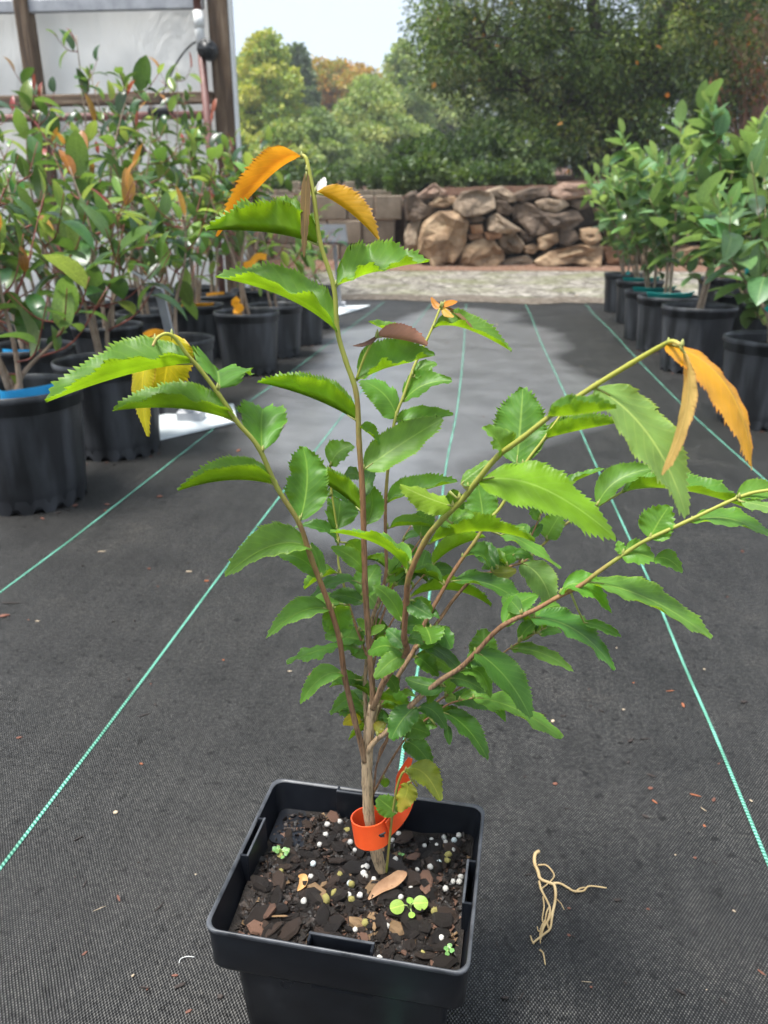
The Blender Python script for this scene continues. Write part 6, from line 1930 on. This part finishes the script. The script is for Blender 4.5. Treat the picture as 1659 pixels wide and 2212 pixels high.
ribbon('tag_tail', tail, lambda u: .014 if u < .5 else .014 - .011 * (u - .5) / .5, M_ORANGE, tagt, lambda u: (Vector((.25, .25, -1)) * (1 - u) + Vector((1, -.2, -.3)) * u))
sl = PY(*T('S', 938, 532), .3725) - tb
mb = MB()
for (dx, dz, a, ln) in ((0, .0005, .5, .0030), (.0012, .0010, .9, .0026), (.0002, -.0012, .15, .0026), (-.001, -.0002, .7, .0018)):
    d = Vector((math.cos(a), 0, math.sin(a))) * ln
    mb.tube([sl + Vector((dx, -.0022, dz)) - d / 2, sl + Vector((dx, -.0024, dz)) + d / 2], .0006, 5)
obj('slit_mark', mb.me('slit_mark', M_SLIT, True), tagt)

# ------------------------------------------------------------------ things lying on the ground cloth
def onc(x, y, dz=0.0):
    p = G(x, y); p.z = cloth_z(p.x, p.y) + dz; return p
M_ROOT = pmat('dry straw-coloured root', (.42, .29, .13), (.62, .46, .24), 60, .7)
rt = thing('root_piece', 'dry tan branching root lying on the cloth right of the pot', 'root', onc(1185, 1950))
TQ = lambda x, y: (1045.5 + x / 2.7046, 1394 + y / 2.7046)
def root(pts, r0, r1):
    P = [onc(*TQ(x, y), .0012 + .0016 * abs(math.sin(i * 1.7))) - rt.location for i, (x, y) in enumerate(pts)]
    P = [Vector(q) for q in crs([tuple(p) for p in P], 5)]; n = len(P)
    mb = MB(); mb.tube(P, [r0 + (r1 - r0) * i / (n - 1) for i in range(n)], 7)
    obj('rootlet', mb.me('rootlet', M_ROOT, True), rt)
root([(320, 1205), (298, 1230), (296, 1275), (315, 1330), (330, 1370), (380, 1395), (410, 1410), (418, 1470), (405, 1550), (380, 1600), (345, 1660), (330, 1720)], .0016, .0009)
root([(385, 1395), (440, 1400), (490, 1420), (525, 1445), (580, 1440), (615, 1415), (715, 1425)], .0011, .0006)
root([(530, 1445), (560, 1430), (592, 1418)], .0008, .0005)
root([(315, 1285), (365, 1295), (408, 1340), (395, 1380), (345, 1420), (325, 1430)], .0007, .0004)
root([(322, 1380), (335, 1440), (375, 1510), (385, 1560), (370, 1620), (375, 1660)], .0010, .0006)
root([(382, 1530), (365, 1570), (350, 1640), (320, 1680), (310, 1650)], .0007, .0004)
root([(405, 1550), (395, 1610), (385, 1660), (345, 1700), (290, 1740), (290, 1750)], .0010, .0007)
root([(272, 1700), (280, 1735), (290, 1745)], .0007, .0005)
root([(345, 1470), (350, 1540), (340, 1600), (345, 1640), (330, 1690), (328, 1750)], .0006, .0003)
root([(420, 1480), (450, 1520), (468, 1550)], .0004, .0002)
root([(326, 1780), (345, 1810), (358, 1870)], .0006, .0005)
root([(360, 1600), (335, 1650), (325, 1700), (330, 1745)], .0005, .0003)

FB = [pmat('red-brown bark crumb', (.09, .03, .018), (.20, .08, .05), 200, .7, rnd=.2), pmat('dark bark crumb', (.012, .009, .008), (.045, .032, .026), 200, .75, rnd=.3), pmat('pale chip', (.36, .27, .17), (.55, .45, .32), 200, .7, rnd=.2),
      pmat('orange-red bark crumb', (.24, .065, .025), (.36, .13, .055), 200, .65, rnd=.2)]
FM = [[chip_mesh(300 + i * 5 + j, m) for j in range(4)] for i, m in enumerate(FB)]
rr = random.Random(31)
LBL = ('small red-brown bark fragment lying on the ground cloth', 'small dark bark crumb lying on the ground cloth', 'small pale chip lying on the ground cloth', 'small orange-red bark fragment lying on the ground cloth')
GRL = ('red-brown fragments on the cloth', 'dark crumbs on the cloth', 'pale chips on the cloth', 'orange-red fragments on the cloth')
def crumb(x, y, ln, asp, mi, ang=None):
    p = onc(x, y); m_ = depth(p) / F
    L_ = ln * m_
    o = obj('bark_fragment', rr.choice(FM[mi]), None, p + Vector((0, 0, L_ * asp * .25 + .0003)), (rr.gauss(0, .1), rr.gauss(0, .1), rr.uniform(0, 6.28) if ang is None else ang), (L_, L_ * asp * 1.4, L_ * asp))
    tag(o, LBL[mi], 'bark', GRL[mi])
for (x, y, mi, ln, asp, ang) in [(1085, 268, 3, 58, .25, .2), (1163, 350, 3, 52, .35, 1.5), (872, 220, 3, 16, .8, 0), (590, 320, 1, 34, .5, 1.2), (686, 385, 1, 44, .4, -.6), (465, 412, 1, 40, .4, 0), (350, 402, 1, 55, .25, -.6),
      (402, 445, 2, 36, .8, 1), (858, 558, 1, 72, .35, .8), (940, 547, 1, 70, .18, 0), (843, 684, 1, 36, .5, .8), (978, 760, 1, 62, .25, -.4), (973, 837, 0, 32, .7, 0), (1232, 876, 3, 76, .2, -.5), (997, 913, 3, 48, .28, -1.1), (1340, 905, 0, 50, .4, .9),
      (1280, 957, 2, 44, .2, -.9), (945, 1000, 1, 50, .45, -.6), (415, 810, 0, 30, .8, 0), (483, 953, 1, 24, .7, 0), (1118, 1225, 2, 16, .8, 0), (1233, 1243, 0, 22, .8, 0), (1350, 1270, 1, 44, .25, -.6), (260, 1338, 1, 60, .25, .2), (497, 1536, 0, 24, .8, 0),
      (1461, 1553, 2, 24, .6, -.6), (1620, 1912, 0, 58, .28, -.9), (625, 1995, 0, 20, .8, 0), (600, 1963, 2, 88, .06, -.06), (522, 1697, 1, 32, .4, -.5), (82, 1750, 1, 80, .12, -1.3), (815, 376, 2, 18, .8, 0), (1300, 2012, 2, 12, .8, 0), (240, 765, 1, 28, .6, 1),
      (1520, 335, 1, 46, .6, 0), (780, 1488, 1, 52, .5, 0), (1150, 2030, 1, 80, .5, -.6), (1400, 2080, 1, 60, .4, -1), (120, 2060, 1, 60, .6, 0), (220, 2050, 1, 60, .5, 1)]:
    crumb(*TQ(x, y), ln / 2.7, asp, mi, ang)
TL = lambda x, y: (x / 2.1065, 1161.7 + y / 2.1065)
for (x, y, mi, ln, asp, ang) in [(940, 200, 3, 26, .5, 0), (88, 911, 0, 26, .5, .6), (655, 808, 1, 66, .14, .55), (707, 760, 1, 44, .25, -1), (644, 1030, 3, 24, .5, -.6), (387, 1577, 1, 56, .22, 1.5), (540, 1640, 0, 48, .22, -1), (727, 1680, 1, 62, .18, 1), (384, 1895, 0, 34, .4, .9),
      (858, 2158, 0, 36, .45, .6), (797, 1994, 0, 34, .4, .2), (50, 298, 1, 100, .12, .05), (20, 358, 0, 46, .5, .4), (526, 1253, 2, 22, .9, 0), (460, 65, 2, 40, .2, .2), (377, 131, 1, 14, .8, 0), (860, 158, 2, 38, .4, 0), (1017, 558, 3, 14, .6, 0), (170, 380, 2, 20, .4, 0),
      (612, 380, 1, 12, 1, 0), (450, 1690, 2, 70, .06, .5), (632, 1480, 1, 18, .8, 0), (660, 2050, 1, 60, .3, 0), (1003, 2090, 1, 32, .8, 0), (890, 1533, 2, 10, .8, 0), (262, 1220, 1, 16, .7, 0), (820, 2040, 1, 60, .35, .6), (360, 1370, 1, 60, .3, .8)]:
    crumb(*TL(x, y), ln / 2.1, asp, mi, ang)
for (x, y, mi, ln) in [(605, 920, 0, 22), (515, 975, 3, 14), (345, 1075, 0, 14), (232, 1092, 0, 14), (228, 1105, 0, 12), (1235, 868, 2, 12), (1245, 640, 2, 10)]:
    crumb(x, y, ln, .5, mi)
for k in range(100):                          # what the wind leaves everywhere
    x, y = rr.uniform(60, 1650), 680 + 1500 * rr.random() ** 1.2
    if 430 < x < 1060 and y > 1660: continue
    if y < 1100 and (x < 700 or x > 1300) and abs(x - 1000) > (y - 470) * .75: continue
    crumb(x, y, rr.uniform(4, 11), rr.uniform(.3, .8), rr.choice((1, 1, 1, 0, 0, 2, 3)))
# litter collected at the pots' feet
for sd, o in list(POTS.items()):
    if sd > 40 or sd in (14, 15, 17, 18, 20, 12, 39, 40): continue
    for k in range(9):
        a = -math.pi / 2 + rr.uniform(-1.3, 1.3); q = o.location + Vector((math.cos(a), math.sin(a), 0)) * (.10 * o.scale[0]) * rr.uniform(1.0, 1.22)
        L_ = rr.uniform(.005, .014); mi = rr.choice((0, 1, 1, 0))
        c = obj('bark_fragment', rr.choice(FM[mi]), None, (q.x, q.y, cloth_z(q.x, q.y) + L_ * .15), (0, 0, rr.uniform(0, 6)), (L_, L_ * .6, L_ * .5))
        tag(c, LBL[mi], 'bark', GRL[mi])
# white curl of thread by the pot
mb = MB(); mb.tube([Vector(q) for q in crs([tuple(onc(*TL(x, y), .0012)) for x, y in ((815, 1940), (822, 1922), (850, 1910), (885, 1912))], 5)], .0003, 5)
tag(obj('thread', mb.me('thread', pmat('pale thread', (.6, .6, .58), (.7, .7, .68), 50, .6), True)), 'short pale curl of thread on the cloth left of the pot', 'thread')

# ------------------------------------------------------------------ thin damp air
mz, Nz, Lz, Bz = nmat('damp air')
Nz.remove(Bz)
pv = Nz.new('ShaderNodeVolumePrincipled')
pv.inputs['Color'].default_value = (.86, .90, .95, 1)
pv.inputs['Density'].default_value = .0021
pv.inputs['Anisotropy'].default_value = .2
Lz.new(pv.outputs[0], Nz['Material Output'].inputs['Volume'])
mb = MB(); mb.box((0, 40, 12.4), (130, 110, 27))
hz = obj('haze', mb.me('haze', mz)); tag(hz, kind='stuff')
SC.cycles.volume_bounces = 0
